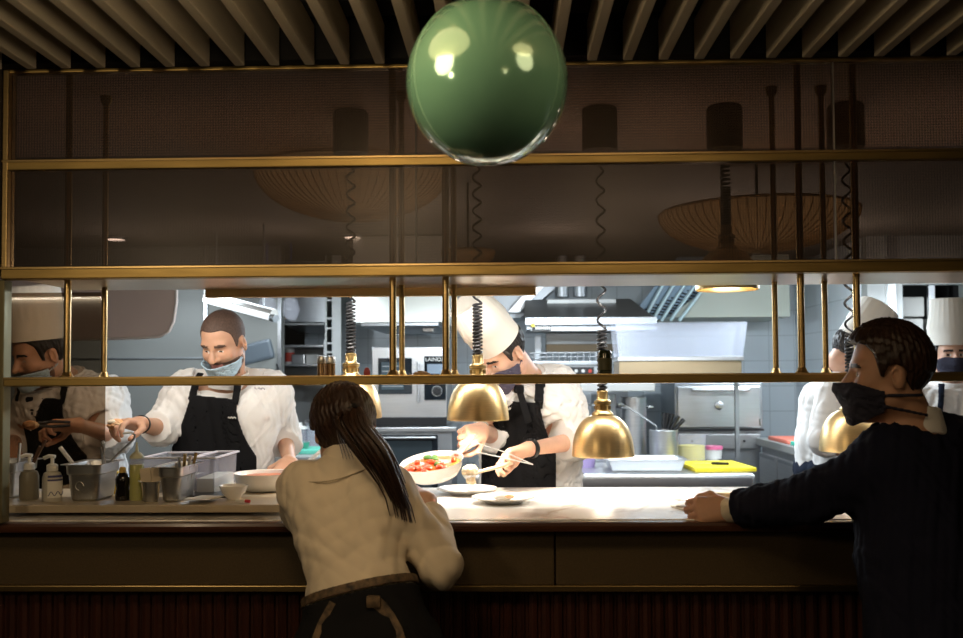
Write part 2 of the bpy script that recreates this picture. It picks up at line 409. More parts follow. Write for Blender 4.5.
def hand_prims(w, d, n, left, s=1.0, curl=.45, spread=.12, thumb=.5, curls=None):
    """w wrist, d wrist-to-knuckles, n the way the palm faces; five jointed fingers of unequal length"""
    w = A(w); d = nrm(d); n = nrm(np.asarray(n, float) - d * (np.asarray(n, float) @ d)); t = np.cross(n, d) if left else np.cross(d, n)
    L = []; base = []
    for i, (off, ln) in enumerate(((.030, .072), (.010, .080), (-.010, .075), (-.028, .060))):
        b = w + (d * (.088 - .006 * abs(i - 1)) + t * off) * s; base.append(b)
        L.append(rc(w + t * off * .55 * s, b, .0165 * s, .0115 * s, .014))
    for i, (off, ln) in enumerate(((.030, .072), (.010, .080), (-.010, .075), (-.028, .060))):
        c = (curls[i] if curls else curl * (1 + .12 * i)); p = base[i]; a = 0.0; r = .0100
        for j, fr in enumerate((.46, .30, .24)):
            a += c * (.9, 1.15, .8)[j]
            q = p + (d * math.cos(a) + n * math.sin(a) + t * spread * (1.2 - i * .8) * math.cos(a)) * ln * fr * s
            L.append(rc(p, q, r * s, (r - .0012) * s, .0035)); r -= .0012; p = q
    b = w + (d * .022 + t * .026) * s; a0 = nrm(d * (.75 - .3 * thumb) + t * .62 + n * (.25 + .4 * thumb)); a1 = nrm(d * .9 + t * (.35 - .5 * thumb) + n * (.2 + .5 * thumb)); a2 = nrm(d * .95 + t * (.1 - .6 * thumb) + n * (.25 + .5 * thumb))
    q = b + a0 * .044 * s; L.append(rc(b, q, .015 * s, .0115 * s, .012)); q2 = q + a1 * .034 * s; L.append(rc(q, q2, .0112 * s, .010 * s, .005)); L.append(rc(q2, q2 + a2 * .027 * s, .010 * s, .0082 * s, .004))
    return L
def person(sp):
    """one figure: a single continuous body, clothes and hair as its children"""
    g = lambda k, d=None: sp.get(k, d)
    s = g('s', 1.0); res = g('res', .0045)
    pel, che, nek = A(sp['pelvis']), A(sp['chest']), A(sp['neck'])
    up = nrm(che - pel); TF = Frame(che, sp['fwd'], up); lat = TF.M[0]; fwd = TF.M[1]
    HF = Frame(sp['head'], sp['look'], g('hup'))
    waist = pel + (che - pel) * .42 + A(g('woff', (0, 0, 0)))
    wd = g('w', dict(h=(.085, .112), w=(.065, .100), c=(.092, .104)))
    floor = V((pel[0] + g('foot', (0, 0))[0], pel[1] + g('foot', (0, 0))[1], 0))
    root = thing('person', floor, sp['label'], 'person', g('group'))
    def torso(i):
        L = []
        for a in (1, -1):
            L += [rc(pel + lat * a * wd['h'][0], waist + lat * a * wd['w'][0], wd['h'][1] + i, wd['w'][1] + i, .05), rc(waist + lat * a * wd['w'][0], che + lat * a * wd['c'][0], wd['w'][1] + i, wd['c'][1] + i, .05)]
            sh = A(sp['sh'][0 if a > 0 else 1]); L.append(rc(nek - up * .025, sh, .052 * g('shr', 1) + i, .056 * g('shr', 1) + i, .05))
        return L
    def arm(j, i, a0=0.0, t=1.0, rs=(.054, .044, .030)):
        S_, E_, W_ = A(sp['sh'][j]), A(sp['el'][j]), A(sp['wr'][j]); k = g('armw', 1.0); L = [rc(S_, E_, rs[0] * k + i, rs[1] * k + i, .035)]
        if t > 0: L.append(rc(E_, E_ + (W_ - E_) * t, rs[1] * k + i, rs[1] * k + i + (rs[2] - rs[1]) * k * t, .02))
        return L
    hips = [pel + lat * a * .088 - np.array([0, 0, .04]) for a in (1, -1)]
    ank = [A((floor.x, floor.y, .085)) + lat * a * .10 * np.array([1, 1, 0]) for a in (1, -1)]
    hf = nrm(fwd * np.array([1, 1, 0]))
    kne = [(h + a_) / 2 + hf * .025 for h, a_ in zip(hips, ank)]
    def legs(i): return [q for h, k_, a_ in zip(hips, kne, ank) for q in (rc(h, k_, .085 + i, .056 + i, .04), rc(k_, a_, .056 + i, .040 + i, .03))]
    # ---- body
    bp = torso(-.012) + [rc(nek - up * .02, HF.w(np.array([0, -.022, -.06]) * s), .058 * g('neckw', 1), .052 * g('neckw', 1), .03)] + head_prims(HF, s) + eyeballs(HF, s) + legs(-.008)
    for a_ in ank: bp.append(rc(a_ - hf * .03 - np.array([0, 0, .045]), a_ + hf * .15 - np.array([0, 0, .055]), .036, .026, .03))
    for j in (0, 1):
        bp += arm(j, -.008 + g('thin', 0)); h = sp['hand'][j]
        bp += [rc(A(sp['wr'][j]), A(sp['wr'][j]) + nrm(h['d']) * .012, .025 * g('armw', 1), .023 * g('armw', 1), .012)] + hand_prims(sp['wr'][j], h['d'], h['n'], j == 0, g('hs', 1.0), h.get('curl', .45), h.get('spread', .1), h.get('thumb', .5), h.get('curls'))
    skm = [g('skin', SKIN), LIPS, EYEW, EYED, g('brow', HAIRD), BEARD]
    ga = g('gaze', (0, 0))
    def mfun(c):
        q = HF.loc(c) / s; m = np.zeros(len(c), int); near = np.linalg.norm(q, axis=1) < .16
        x = np.abs(q[:, 0])
        lip = near & (q[:, 1] > .075) & (x < .024) & (np.abs(q[:, 2] + .066) < .0115) & (q[:, 1] > .086 - x * .3); m[lip] = 1
        if g('beard'):
            bd = near & (q[:, 2] < -.048) & (q[:, 1] > -.0) & (q[:, 2] > -.135) & ~lip & (q[:, 2] < -.030 - .3 * np.maximum(0, x - .0) + .0); m[bd] = 5
        br = near & (q[:, 1] > .06) & (x > .012) & (x < .052) & (np.abs(q[:, 2] - .022 + (x - .03) ** 2 * 8) < .0055); m[br] = 4
        for a in (1, -1):
            e = q - np.array([.031 * a, .0755, -.001]); on = near & (np.linalg.norm(e, axis=1) < .0142) & (e[:, 1] > .004) & (q[:, 2] < g('lid', .0055)) & (q[:, 2] > -.0065); m[on] = 2
            ir = on & (np.hypot(e[:, 0] - ga[0], e[:, 2] - ga[1]) < .0062); m[ir] = 3
        return m
    sdf_obj('body', Field(bp), res, skm, root, mfun)
    # ---- jacket / shirt
    cl = g('top', {}); inf = cl.get('i', .012); post = [folds(cl.get('fa', .006), cl.get('fs', 34), cl.get('seed', 3), cl.get('st', (1, 1, .6)))]
    jp = torso(inf + .004); te = cl.get('t', (1, 1))
    for j in (0, 1):
        jp += arm(j, inf + cl.get('ai', .008), t=te[j])
        S_, E_, W_ = A(sp['sh'][j]), A(sp['el'][j]), A(sp['wr'][j])
        ct = E_ + (W_ - E_) * te[j] if te[j] > 0 else S_ + (E_ - S_) * (1 + te[j]); ax = (W_ - E_) if te[j] > 0 else (E_ - S_)
        if te[j] > 0.02 and cl.get('cuff', True): a_ = nrm(ax); jp.append(rc(ct - a_ * .05, ct - a_ * .004, inf + cl.get('cuffr', .046), None, .012))
        post.append(cut(ct, ax, cl.get('cutR', .085)))
    nb = nek + up * cl.get('nb', .012)
    post.append(cut(nb, nek - che + fwd * cl.get('vee', .03), .13))
    if cl.get('hem') is not None: post.append(cut(pel + up * cl['hem'], -up, .45))
    JF = Field(jp, post)
    sdf_obj(cl.get('name', 'chef_jacket'), JF, res, cl.get('m', CLOTHW), root)
    TFp = lambda p: TF.loc(p)
    # ---- collar
    if cl.get('collar', True):
        a0 = nek - up * .03; a1 = nek + up * .06 + fwd * .01
        cr = cl.get('cr', .074)
        cf = Field([rc(a0, a1, cr, cr - .006, .01)], [lambda p, d: np.maximum(np.abs(d) - .004, np.maximum((p - nek) @ up - cl.get('ch', .036) + .25 * np.maximum(0, TFp(p)[:, 1] - 0.0), -((p - nek) @ up) - .035))])
        sdf_obj('collar', cf, .004, cl.get('cm', cl.get('m', CLOTHW)), root)
    # ---- trousers, shoes (behind the counter for most)
    tp = legs(.014) + [rc(pel + lat * .075, pel - lat * .075, .118, None, .05)]
    sdf_obj(g('legname', 'trousers'), Field(tp, [folds(.004, 30, 8), cut(pel + up * g('trw', .05), up, .5)]), .009, g('leg', CLOTHK), root)
    for a_ in ank:
        sdf_obj('shoe', Field([rc(a_ - hf * .04 - np.array([0, 0, .04]), a_ + hf * .16 - np.array([0, 0, .05]), .043, .034, .02), rc(a_ - np.array([0, 0, .03]), a_ + np.array([0, 0, .02]), .045, None, .02)], [lambda p, d: np.maximum(d, .002 - p[:, 2])]), .008, LEATH, root)
    # ---- apron
    ap = g('apron')
    if ap:
        top, w0, w1, hemz, off = ap['top'], ap['w0'], ap['w1'], ap.get('hem', -.85), ap.get('off', .007)
        ub = ap.get('u1', -.22)
        def reg(p):
            q = TF.loc(p); u = q[:, 2]; t = np.clip((top - u) / (top - ub), 0, 1); w = w0 + (w1 - w0) * t ** 1.6
            return np.maximum.reduce([np.abs(q[:, 0]) - w, u - top, hemz - u, -q[:, 1] + np.where(u < ub, -.12, .0)])
        skirt = [rc(pel + lat * .085 + fwd * .0, pel + lat * .09 - up * .48 + hf * .04, .125, .13, .08), rc(pel - lat * .085, pel - lat * .09 - up * .48 + hf * .04, .125, .13, .08)]
        af = Field(torso(inf + .004) + skirt, [folds(.006, 20, 11, (1, 1, .3)), lambda p, d: np.maximum(np.abs(d - off) - .003, reg(p))])
        sdf_obj('apron', af, .005, ap.get('m', CLOTHK), root)
        sw = ap.get('sw', .011); x0, x1 = ap.get('sx', (w0 - .012, .055))
        un = float((nek - che) @ TF.M[2])
        for sd in (1, -1):
            def sreg(p):
                q = TF.loc(p); u = q[:, 2]; t = np.clip((u - top) / .2, 0, 1.2); xc = x0 + (x1 - x0) * t
                return np.maximum.reduce([np.abs(q[:, 0] * sd - xc) - sw, top - .02 - u, u - un - .012, -q[:, 1] - ap.get('sback', .045)])
            sf = Field(torso(inf + .004) + [rc(nek - up * .03, nek + up * .05, .072, .066, .02)], [folds(cl.get('fa', .006), cl.get('fs', 34), cl.get('seed', 3), cl.get('st', (1, 1, .6))), lambda p, d: np.maximum(np.abs(d - .008) - .0045, sreg(p))])
            sdf_obj('apron_strap', sf, .004, ap.get('sm', ap.get('m', CLOTHK)), root)
    # ---- hair
    hr = g('hair')
    cran = head_prims(HF, s, ears=False, eyes=False)
    if hr:
        sl, off0, th = hr.get('slope', .85), hr.get('z0', 0.0), hr.get('th', .008)
        def hreg(p):
            q = HF.loc(p) / s; x = np.abs(q[:, 0])
            hx, hz = hr.get('line', ([-.11, -.085, -.045, -.024, -.008, .012, .022, .030, .042, .060, .10], [-.062, -.068, -.060, -.012, .012, .006, -.022, -.018, .040, .064, .074]))
            line = np.interp(q[:, 1], hx, hz) + off0
            line = line + hr.get('peak', .008) * np.clip(1 - x / .05, 0, 1) * (q[:, 1] > .05)
            e = np.sqrt((x - .08) ** 2 + (q[:, 1] + .008) ** 2 + (q[:, 2] + .012) ** 2)
            return np.maximum.reduce([(line - q[:, 2]) * .7, .030 - e]) * s
        hp = hr.get('prims', [])
        hp = [x(HF) for x in hp]
        r = np.random.default_rng(5)
        def hn(p, d):
            q = HF.loc(p); a = np.arctan2(q[:, 0], q[:, 1] + .02)
            return d - hr.get('rough', .0015) * (np.sin(a * 38 + q[:, 2] * 60) + np.sin(q[:, 0] * 420 + q[:, 1] * 160 + 2 * np.sin(q[:, 2] * 130)))
        vol = hr.get('vol')
        base = cran + ([el(np.array(vol[0]) * s, np.array(vol[1]) * s, HF, k=.02)] if vol else [])
        sdf_obj('hair', Field(base + hp, [hn, lambda p, d: np.maximum(d - th, hreg(p))]), .0035, hr.get('m', HAIRD), root)
    # ---- mask
    mk = g('mask')
    if mk:
        zt, zs, zb, y0 = mk.get('top', -.016), mk.get('side', -.040), mk.get('bot', -.128), mk.get('y0', .012)
        mp = [el(np.array((0, .022, -.040)) * s, np.array((.063, .070, .082)) * s, HF, k=.03), rc(HF.w(np.array((0, .080, -.03)) * s), HF.w(np.array((0, .070, -.1)) * s), .030, .026, .05), rc(HF.w(np.array((0, .09, .005)) * s), HF.w(np.array((0, .110, -.034)) * s), .010, .014, .03), el(np.array((.038, .060, -.03)) * s, np.array((.026, .026, .026)) * s, HF, k=.03), el(np.array((-.038, .060, -.03)) * s, np.array((.026, .026, .026)) * s, HF, k=.03), el(np.array((0, -.008, .034)) * s, np.array((.078, .098, .088)) * s, HF, k=.02), rc(HF.w(np.array((0, .058, -.098)) * s), HF.w(np.array((0, .062, -.106)) * s), .026, None, .03)]
        if mk.get('neck'): mp.append(rc(nek - up * .02, HF.w(np.array([0, -.022, -.06]) * s), .060 * g('neckw', 1), .056 * g('neckw', 1), .03))
        def mreg(p):
            q = HF.loc(p) / s; t = np.clip((q[:, 1] - y0) / (.095 - y0), 0, 1); top = zs + (zt - zs) * t ** 1.2; bot = zb + (1 - t) * mk.get('rise', .045)
            body = np.maximum.reduce([q[:, 2] - top, bot - q[:, 2], y0 - q[:, 1]])
            band = np.maximum.reduce([np.abs(q[:, 2] - (zs - .012 + (q[:, 1] - y0) * mk.get('bs', -.3))) - mk.get('bw', .003), q[:, 1] - y0 - .004, mk.get('yb', -.015) - q[:, 1], .02 - np.abs(q[:, 0])])
            band2 = np.maximum.reduce([np.abs(q[:, 2] - (zs - .040 + (q[:, 1] - y0) * mk.get('bs2', -1.2))) - mk.get('bw', .003), q[:, 1] - y0 - .004, mk.get('yb2', -.015) - q[:, 1], .02 - np.abs(q[:, 0])])
            return np.minimum.reduce([body, band, band2])
        sdf_obj('face_mask', Field(mp, [folds(mk.get('fa', .0012), 90, 4, (.4, .4, 1)), lambda p, d: np.maximum(np.abs(d - mk.get('off', .005)) - .0022, mreg(p))]), .0032, mk['m'], root)
    # ---- toque
    tq = g('toque')
    if tq:
        hgt, r0, r1, z0 = tq.get('h', .2), tq.get('r0', .094), tq.get('r1', .09), tq.get('z', .045)
        n = 72; b = B(); rings = []; ax = nrm(HF.d((0, tq.get('tilt', -.12), 1))); ce = HF.w((0, -.006, z0)); l = HF.M[0]; f = np.cross(ax, l); f = -f if f @ HF.M[1] < 0 else f
        lev = [(0, r0, 0), (.04, r0, 0), (.075, r0 * 1.0, 0), (.082, r0 * 1.03, .012), (.13, (r0 + r1) / 2 * 1.03, .014), (hgt - .02, r1 * 1.02, .016), (hgt - .004, r1 * .98, .02), (hgt, r1 * .90, .02), (hgt - .012, r1 * .45, .02), (hgt - .02, 0.001, 0)]
        for z, r, pl in lev:
            rings.append([b.bm.verts.new(V(ce + ax * z + (l * math.cos(a) + f * 1.06 * math.sin(a)) * r * (1 + pl * math.sin(a * 24)))) for a in [2 * math.pi * i / n for i in range(n)]])
        for Ra, Rb in zip(rings, rings[1:]):
            for i in range(n): b.bm.faces.new((Ra[i], Ra[(i + 1) % n], Rb[(i + 1) % n], Rb[i]))
        b.build('toque', tq.get('m', PAPER), root)
    return root, TF, HF, JF
def hit(f, px, py, Y0, Y1, step=.003):
    """first point of the pixel's ray inside a field"""
    a = A(P(px, py, Y0)); b = A(P(px, py, Y1)); n = int(np.linalg.norm(b - a) / step); t = np.linspace(0, 1, n)[:, None]; p = a + (b - a) * t
    d = f.ev(p, cull=False); i = np.argmax(d < .0)
    return V(p[i]) if d[i] < 0 else None
# ------------------------------------------------------------------ the setting
def S(name, m, *spans, bev=0.0, smooth=False):
    b = B()
    for s in spans: b.span(*s, bev=bev)
    return struct(b.build(name, m, None, smooth))
FLOORM = mat('dark floor', (.035, .028, .022), .45, noise=.2, nscale=3)
KFLOOR = mat('kitchen floor', (.18, .16, .14), .5)
CEILK = mat('kitchen ceiling paint', (.72, .62, .57), .8)
CEILB = mat('shade toned ceiling', (.20, .175, .15), .8)  # darker tone stands in for the shaded face of a bulkhead
DWALL = mat('dark dining wall', (.03, .024, .018), .7)
S('floor', FLOORM, (-4.6, 4.6, -4.0, 8.0, -.1, 0))
S('ceiling', DARK, (-4.6, 4.6, -4.0, 2.44, 2.62, 2.7))
S('ceiling_kitchen', CEILK, (-4.6, 4.6, 2.44, 3.62, 2.37, 2.45))
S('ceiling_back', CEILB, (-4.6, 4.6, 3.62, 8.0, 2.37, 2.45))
S('beam_front', DARK, (-4.6, 4.6, 2.43, 2.475, 2.335, 2.62))
S('wall_pier', DWALL, (-4.6, P(10, 170, 2.5).x - .014, 2.46, 2.56, P(480, 270, 2.5).z, 2.37))
S('wall_dining', DWALL, (-4.6, 4.6, -4.1, -4.0, 0, 2.7))
S('wall_left', DWALL, (-4.7, -4.6, -4.0, 8.0, 0, 2.7))
S('wall_right', DWALL, (4.6, 4.7, -4.0, 8.0, 0, 2.7))
S('wall_back', TILE, (-1.62, 4.6, 7.5, 7.6, 0, 2.37))
# grey steel panel wall at the left of the kitchen
xs = [P(-60, 340, 6.2).x, P(206, 340, 6.2).x, P(281, 340, 6.2).x]
S('wall_panel', GREYP, (-4.6, xs[2], 6.2, 6.3, 0, 2.37))
S('trim_1', STEEL, (xs[1] - .012, xs[1] + .012, 6.185, 6.2, 0, 2.37))
S('trim_2', STEEL, (xs[2] - .02, xs[2] + .004, 6.185, 6.2, 0, 2.37))
xs2 = P(60, 340, 6.2).x
S('trim_3', STEELD, (-4.0, xs[1], 6.188, 6.2, 1.62, 1.63))
# right side: tiled return wall and the steel front facing us
S('wall_return', TILE, (2.30, 2.42, 6.1, 7.5, 0, 2.37))
S('wall_steel', STEELW, (2.30, 2.52, 6.0, 6.1, 0, 2.37), (2.92, 4.6, 6.0, 6.1, 0, 2.37), (2.52, 2.92, 6.0, 6.1, 2.06, 2.37))
S('wall_niche', DARK, (2.52, 2.92, 6.45, 6.5, 0, 2.37), (2.50, 2.52, 6.1, 6.5, 0, 2.37), (2.92, 2.94, 6.1, 6.5, 0, 2.37))
# ------------------------------------------------------------------ dining-side ceiling fins
xL = P(-60, 66, 2.42).x; step = (P(700, 60, 2.42).x - P(140, 66, 2.42).x) / 16
zf = P(278, 65, 2.40).z
x0 = P(140, 66, 2.40).x
fin_i = 0
for i in range(-6, 26):
    x = x0 + step * i
    b = B(); b.span(x - .026, x - .001, -1.6, 2.405, zf, zf + .105, bev=.003)
    o = b.build('ceiling_fin', FIN, None, False)
    tag(o, 'pale timber ceiling fin, one of a parallel row running toward the kitchen screen', 'ceiling fin', 'timber ceiling fins'); fin_i += 1
S('trim_4', DARK, (-4.6, 4.6, .9, 1.0, zf + .105, 2.62), (-4.6, 4.6, -.8, -.7, zf + .105, 2.62), (-4.6, 4.6, 2.25, 2.35, zf + .105, 2.62))
# ------------------------------------------------------------------ the pass counter
YC = 2.56; ZC = P(480, 521, 2.52).z
t = thing('pass_counter', (0, 2.9, 0), 'long kitchen pass counter with white marble top, bronze fascia and fluted wood base', 'counter')
b = B(); b.span(-4.55, 4.55, 2.545, 3.27, ZC - .03, ZC, bev=.004); b.build('marble_top', MARBLE, t, False)
b = B(); b.span(-4.55, 4.55, 2.515, 2.56, ZC - .030, ZC - .003, bev=.010); b.build('wood_edge', WOODT, t, False)
zb0, zb1 = P(480, 590, 2.60).z, P(480, 584, 2.60).z
xse = P(555, 560, 2.59).x
b = B(); b.span(-4.55, xse - .002, 2.585, 2.64, zb1, ZC - .03, bev=.004); b.build('fascia_panel', FASC, t, False)
b = B(); b.span(xse + .002, 4.55, 2.585, 2.64, zb1, ZC - .03, bev=.004); b.build('fascia_panel', FASC, t, False)
b = B(); b.span(-4.55, 4.55, 2.578, 2.63, zb0, zb1, bev=.002); b.build('brass_strip', BRASS, t, False)
b = B(); b.span(-4.55, 4.55, 2.635, 3.2, 0, ZC - .03)
for i in range(-130, 131): b.lathe([(.015, .06), (.015, zb0)], (i * .035, 2.637, 0), n=8)
b.build('fluted_base', WOODR, t)
# ------------------------------------------------------------------ the mesh screen over the pass
YS = 2.50
zt = P(480, 65, YS).z; zm = P(480, 161, YS).z; zl = P(480, 270, YS).z
xl = P(10, 170, YS).x; xr = 4.5
t = thing('overhead_screen', (0, YS, zl), 'brass framed screen of bronze mesh glass panes hanging above the kitchen pass', 'screen')
for n_, z, h, w in (('top_rail', zt, .016, .03), ('middle_rail', zm, .026, .036), ('bottom_rail', zl, .032, .042)):
    b = B(); b.span(xl - .012, xr, YS - w / 2, YS + w / 2, z - h / 2, z + h / 2, bev=.003); b.build(n_, BRASSD, t, False)
    if n_ != 'top_rail':
        b = B(); b.span(xl - .012, xr, YS - w / 2 - .004, YS, z + h / 2 - .006, z + h / 2 + .001, bev=.0015); b.build('rail_lip', BRASS, t, False)
b = B(); b.span(xl - .012, xl + .004, YS - .02, YS + .02, zl, zt, bev=.003); b.build('side_stile', BRASS, t, False)
xa, xb = P(416, 170, YS).x, P(834, 170, YS).x
for u0, u1 in ((xl + .004, xa - .0015), (xa + .0015, xb - .0015), (xb + .0015, xr)):
    for w0, w1 in ((zm + .013, zt - .008), (zl + .016, zm - .013)):
        b = B(); b.span(u0, u1, YS - .003, YS + .003, w0, w1); b.build('mesh_pane', PANE, t, False)
b = B(); b.span(xb - .0018, xb + .0018, YS - .006, YS + .004, zl + .016, zt - .008); b.build('pane_seam', STEEL, t, False)
b = B(); b.span(xa - .0015, xa + .0015, YS - .005, YS + .004, zl + .016, zt - .008); b.build('pane_seam', BLACK, t, False)
SOFF = mat('satin brass soffit', (.72, .62, .50), .28, 1, noise=.08, nscale=3)
b = B(); b.span(xl - .012, xr, YS + .02, 2.93, zl - .006, zl + .004); b.build('soffit_plate', SOFF, t, False)
LIP = mat('satin brass lip', (.62, .47, .25), .5, .45)
xs0, xs1 = P(205, 291, 2.93).x, P(536, 291, 2.93).x
b = B(); b.span(xs0, xs1, 2.93, 2.955, P(400, 296, 2.93).z, zl, bev=.002); b.build('soffit_lip', LIP, t, False)
# ------------------------------------------------------------------ the brass shelf on posts
z0, z1 = P(480, 384, 2.5).z, P(480, 375, 2.5).z
xl2 = P(5, 380, 2.5).x
t = thing('overhead_shelf', (0, 2.7, z0), 'slim brass overhead shelf on brass posts above the pass counter', 'shelf')
b = B(); b.span(xl2, xr, 2.49, 2.535, z0, z1, bev=.003); b.build('front_rail', BRASSD, t, False)
b = B(); b.span(xl2, xr, 2.489, 2.5, z1 - .005, z1 + .001, bev=.001); b.build('rail_lip', BRASS, t, False)
b = B(); b.span(xl2, xr, 2.535, 2.88, z0 + .008, z0 + .016); b.build('shelf_board', mat('bronze shelf board', (.30, .22, .12), .35, .8), t, False)
for px, Y in ((67, 2.56), (104, 2.84), (393, 2.56), (402, 2.84), (446, 2.56), (454.5, 2.84), (776, 2.84), (802, 2.56), (826, 2.84), (858, 2.56)):
    p = P(px, 372, Y); x = p.x; r = .0095 if Y < 2.7 else .0085; zb = z1 if Y < 2.55 else z0 + .016
    b = B(); b.cyl((x, Y, zb), (x, Y, 2.37), r, n=20); po = b.build('post', BRASS, t)
    b = B(); b.lathe([(0, 0), (r * 1.9, 0), (r * 1.9, .010), (r * 1.5, .014), (r * 1.2, .022), (r * .9, .024)], (x, Y, zb)); b.build('base_flange', BRASS, po)
    b = B(); b.lathe([(r * .9, -.03), (r * 1.9, -.02), (r * 2.1, 0), (0, 0)], (x, Y, 2.369)); b.build('ceiling_flange', BRASSD, po)
# ------------------------------------------------------------------ side glass guard at the left of the pass
t = thing('glass_guard', (xl2, 2.5, ZC), 'glass guard with a bronze upright at the far left of the pass', 'glass screen')
zz0, zz1 = ZC, zl - .016
a0, a1 = P(-6, 400, 2.5).x, P(5, 400, 2.5).x
b = B(); b.span(a0, a1, 2.49, 2.53, zz0, zz1, bev=.003); b.build('upright', mat('olive bronze upright', (.19, .165, .085), .45, .7), t, False)
gx = P(105, 400, 2.97).x; gl = P(-25, 400, 2.97).x
b = B(); b.span(gl, gx, 2.968, 2.973, ZC + .036, zl - .008); b.build('glass_pane', DIMG, t, False)
b = B(); b.span(gl - .01, gl, 2.53, 2.98, ZC + .036, ZC + .05); b.build('side_rail', BRASSD, t, False)
# ------------------------------------------------------------------ heat lamps
def heat_lamp(px, pyrim, label, Y=3.05, thick=False, neck=.078, dome=.135, lit=True):
    c = P(px, pyrim, Y); R = .100
    t = thing('heat_lamp', c, label, 'heat lamp', 'brass heat lamps over the pass')
    prof = [(R, 0), (R + .001, .004)] + [(R * math.cos(a) ** .72 if a < 1.5 else .02, .004 + (dome - .004) * math.sin(a) ** .95) for a in [i / 14 * 1.42 for i in range(1, 15)]]
    inner = [(max(r - .004, .003), z - (.003 if i > 1 else 0)) for i, (r, z) in enumerate(prof)]
    b = B(); b.lathe(prof + list(reversed(inner)) + [prof[0]], c, n=48); b.build('lamp_shade', BRASSL, t)
    top = c + V((0, 0, dome - .004))
    b = B(); b.lathe([(.034, -.006), (.036, .002), (.034, .008), (.026, .014), (.024, .018), (.024, .034), (.028, .037), (.028, .046), (.021, .050), (.0185, .054), (.0185, neck), (.014, neck + .004), (0, neck + .004)], top, n=32); nk = b.build('lamp_neck', BRASS, t)
    b = B()
    for k in range(10):
        a = 2 * math.pi * k / 10; b.box(top + V((.0245 * math.cos(a), .0245 * math.sin(a), .026)), (.005, .005, .012), Matrix.Rotation(a, 3, 'Z'))
    b.build('vent_slot', BRASSD, nk)
    zt_ = top.z + neck
    zc = 2.37 - .14
    tight = .17 if not thick else .20
    H = zc - zt_; pts = []; turns_t = 15; turns_u = 9; n = 12
    pc = V((c.x, c.y, 0))
    for i in range(turns_t * n + 1):
        a = i / n * 2 * math.pi; pts.append(pc + V((.0135 * math.cos(a), .0135 * math.sin(a), zt_ + min(tight, H * .5) * i / (turns_t * n))))
    z_ = pts[-1].z
    if H > tight + .05:
        for i in range(1, turns_u * 12 + 1):
            f = i / (turns_u * 12); a = i / 12 * 2 * math.pi; r = .0135 * (1 if f < .85 else max(.1, (1 - f) / .15))
            pts.append(pc + V((r * math.cos(a), r * math.sin(a), z_ + (zc - z_) * f)))
    else: pts.append(pc + V((0, 0, zc)))
    b = B(); b.tube(pts, .0042, 6); b.build('coiled_cord', BLACK, t)
    b = B(); b.cyl((c.x, c.y, zt_ - .005), (c.x, c.y, zt_ + .06 if not thick else zt_ + .02), .0095, n=14); b.build('cord_sleeve', BLACK, t)
    b = B(); b.lathe([(0, 0), (.055, 0), (.058, .006), (.058, .132), (.054, .14), (0, .14)], (c.x, c.y, zc), n=36); b.build('ceiling_mount', mat('bronze lamp mount', (.16, .11, .065), .5, .5), t)
    b = B(); b.lathe([(0, 0), (.022, .006), (.034, .028), (.030, .050), (.016, .070), (.014, .10), (0, .10)], c + V((0, 0, .012)), n=24); b.build('bulb', mat('warm bulb', (1, .9, .75), .3, emit=(1, .80, .55), es=6) if lit else mat('cold bulb', (.7, .62, .52), .3), t)
    return c
LAMPS = [heat_lamp(351, 418, 'brass heat lamp behind the waitress\'s head'), heat_lamp(478, 420, 'brass heat lamp in front of the chef holding the pan'),
         heat_lamp(603, 456, 'brass heat lamp hanging lowest, beside the grey steel tray', thick=True), heat_lamp(852, 451, 'brass heat lamp in front of the suited man\'s mask'),
         heat_lamp(727, 290, 'brass heat lamp drawn up high, only its rim below the screen', lit=False)]
# ------------------------------------------------------------------ woven shades built in place of glass reflections, and downlights, behind the screen
def woven(px, py, Y, rx, dep, label, top=.02):
    c = P(px, py, Y); t = thing('woven_shade', c, label, 'lampshade', 'woven shades showing in the screen')
    prof = [(rx * math.cos(a), -dep * math.sin(a)) for a in [i / 10 * 1.55 for i in range(11)]]
    b = B(); n = 72
    b.lathe(prof, c, n=144, fn=lambda a, z: 1 + .012 * math.sin(a * n)); b.build('shade', mat('self glowing weave', (.34, .24, .12), .7, noise=.25, nscale=12, emit=(.60, .45, .24), es=.45), t)  # glow put into the weave so the shades show; no lamp inside
    b = B()
    for k in range(n):
        a = 2 * math.pi * k / n; b.tube([c + V((r * 1.012 * math.cos(a), r * 1.012 * math.sin(a), z - .002)) for r, z in prof], .0025, 4)
    b.build('rib', WOVEN, t); b = B(); b.lathe([(rx, .006), (rx * 1.02, 0), (rx, -.006), (rx * .985, 0), (rx, .006)], c, n=96); b.build('rim', WOVEN, t)
    b = B(); b.cyl(c, (c.x, c.y, 2.37), .006); b.build('stem', BLACK, t)
    return t
woven(352, 172, 3.90, .40, .20, 'woven straw lampshade showing in the screen, beneath the round mount over the waitress')
woven(757, 213, 3.90, .40, .16, 'woven straw lampshade showing in the screen, above the raised heat lamp')
woven(468, 252, 4.2, .12, .065, 'small woven lampshade showing low in the screen, beside a coiled cord')
LITE = mat('lit lamp glass', (1, 1, 1), .4, emit=(.95, .97, 1), es=9)
for px, py, w, lab in ((115, 238, .06, 'small lit downlight seen through the screen at its left end'), (353, 236, .055, 'small round downlight seen through the screen below a woven shade'), (832, 229, .05, 'small lit downlight seen through the screen beside a pane seam')):
    c = PZ(px, py, 2.368)
    t = thing('downlight', c, lab, 'downlight', 'kitchen downlights')
    b = B(); b.lathe([(w * 1.3, 0), (w * 1.3, -.008), (w, -.012), (w, 0)], c, n=28); b.build('ring', STEEL, t)
    b = B(); b.lathe([(0, -.004), (w, -.004), (w, -.002), (0, -.002)], c, n=28); b.build('lens', LITE, t)
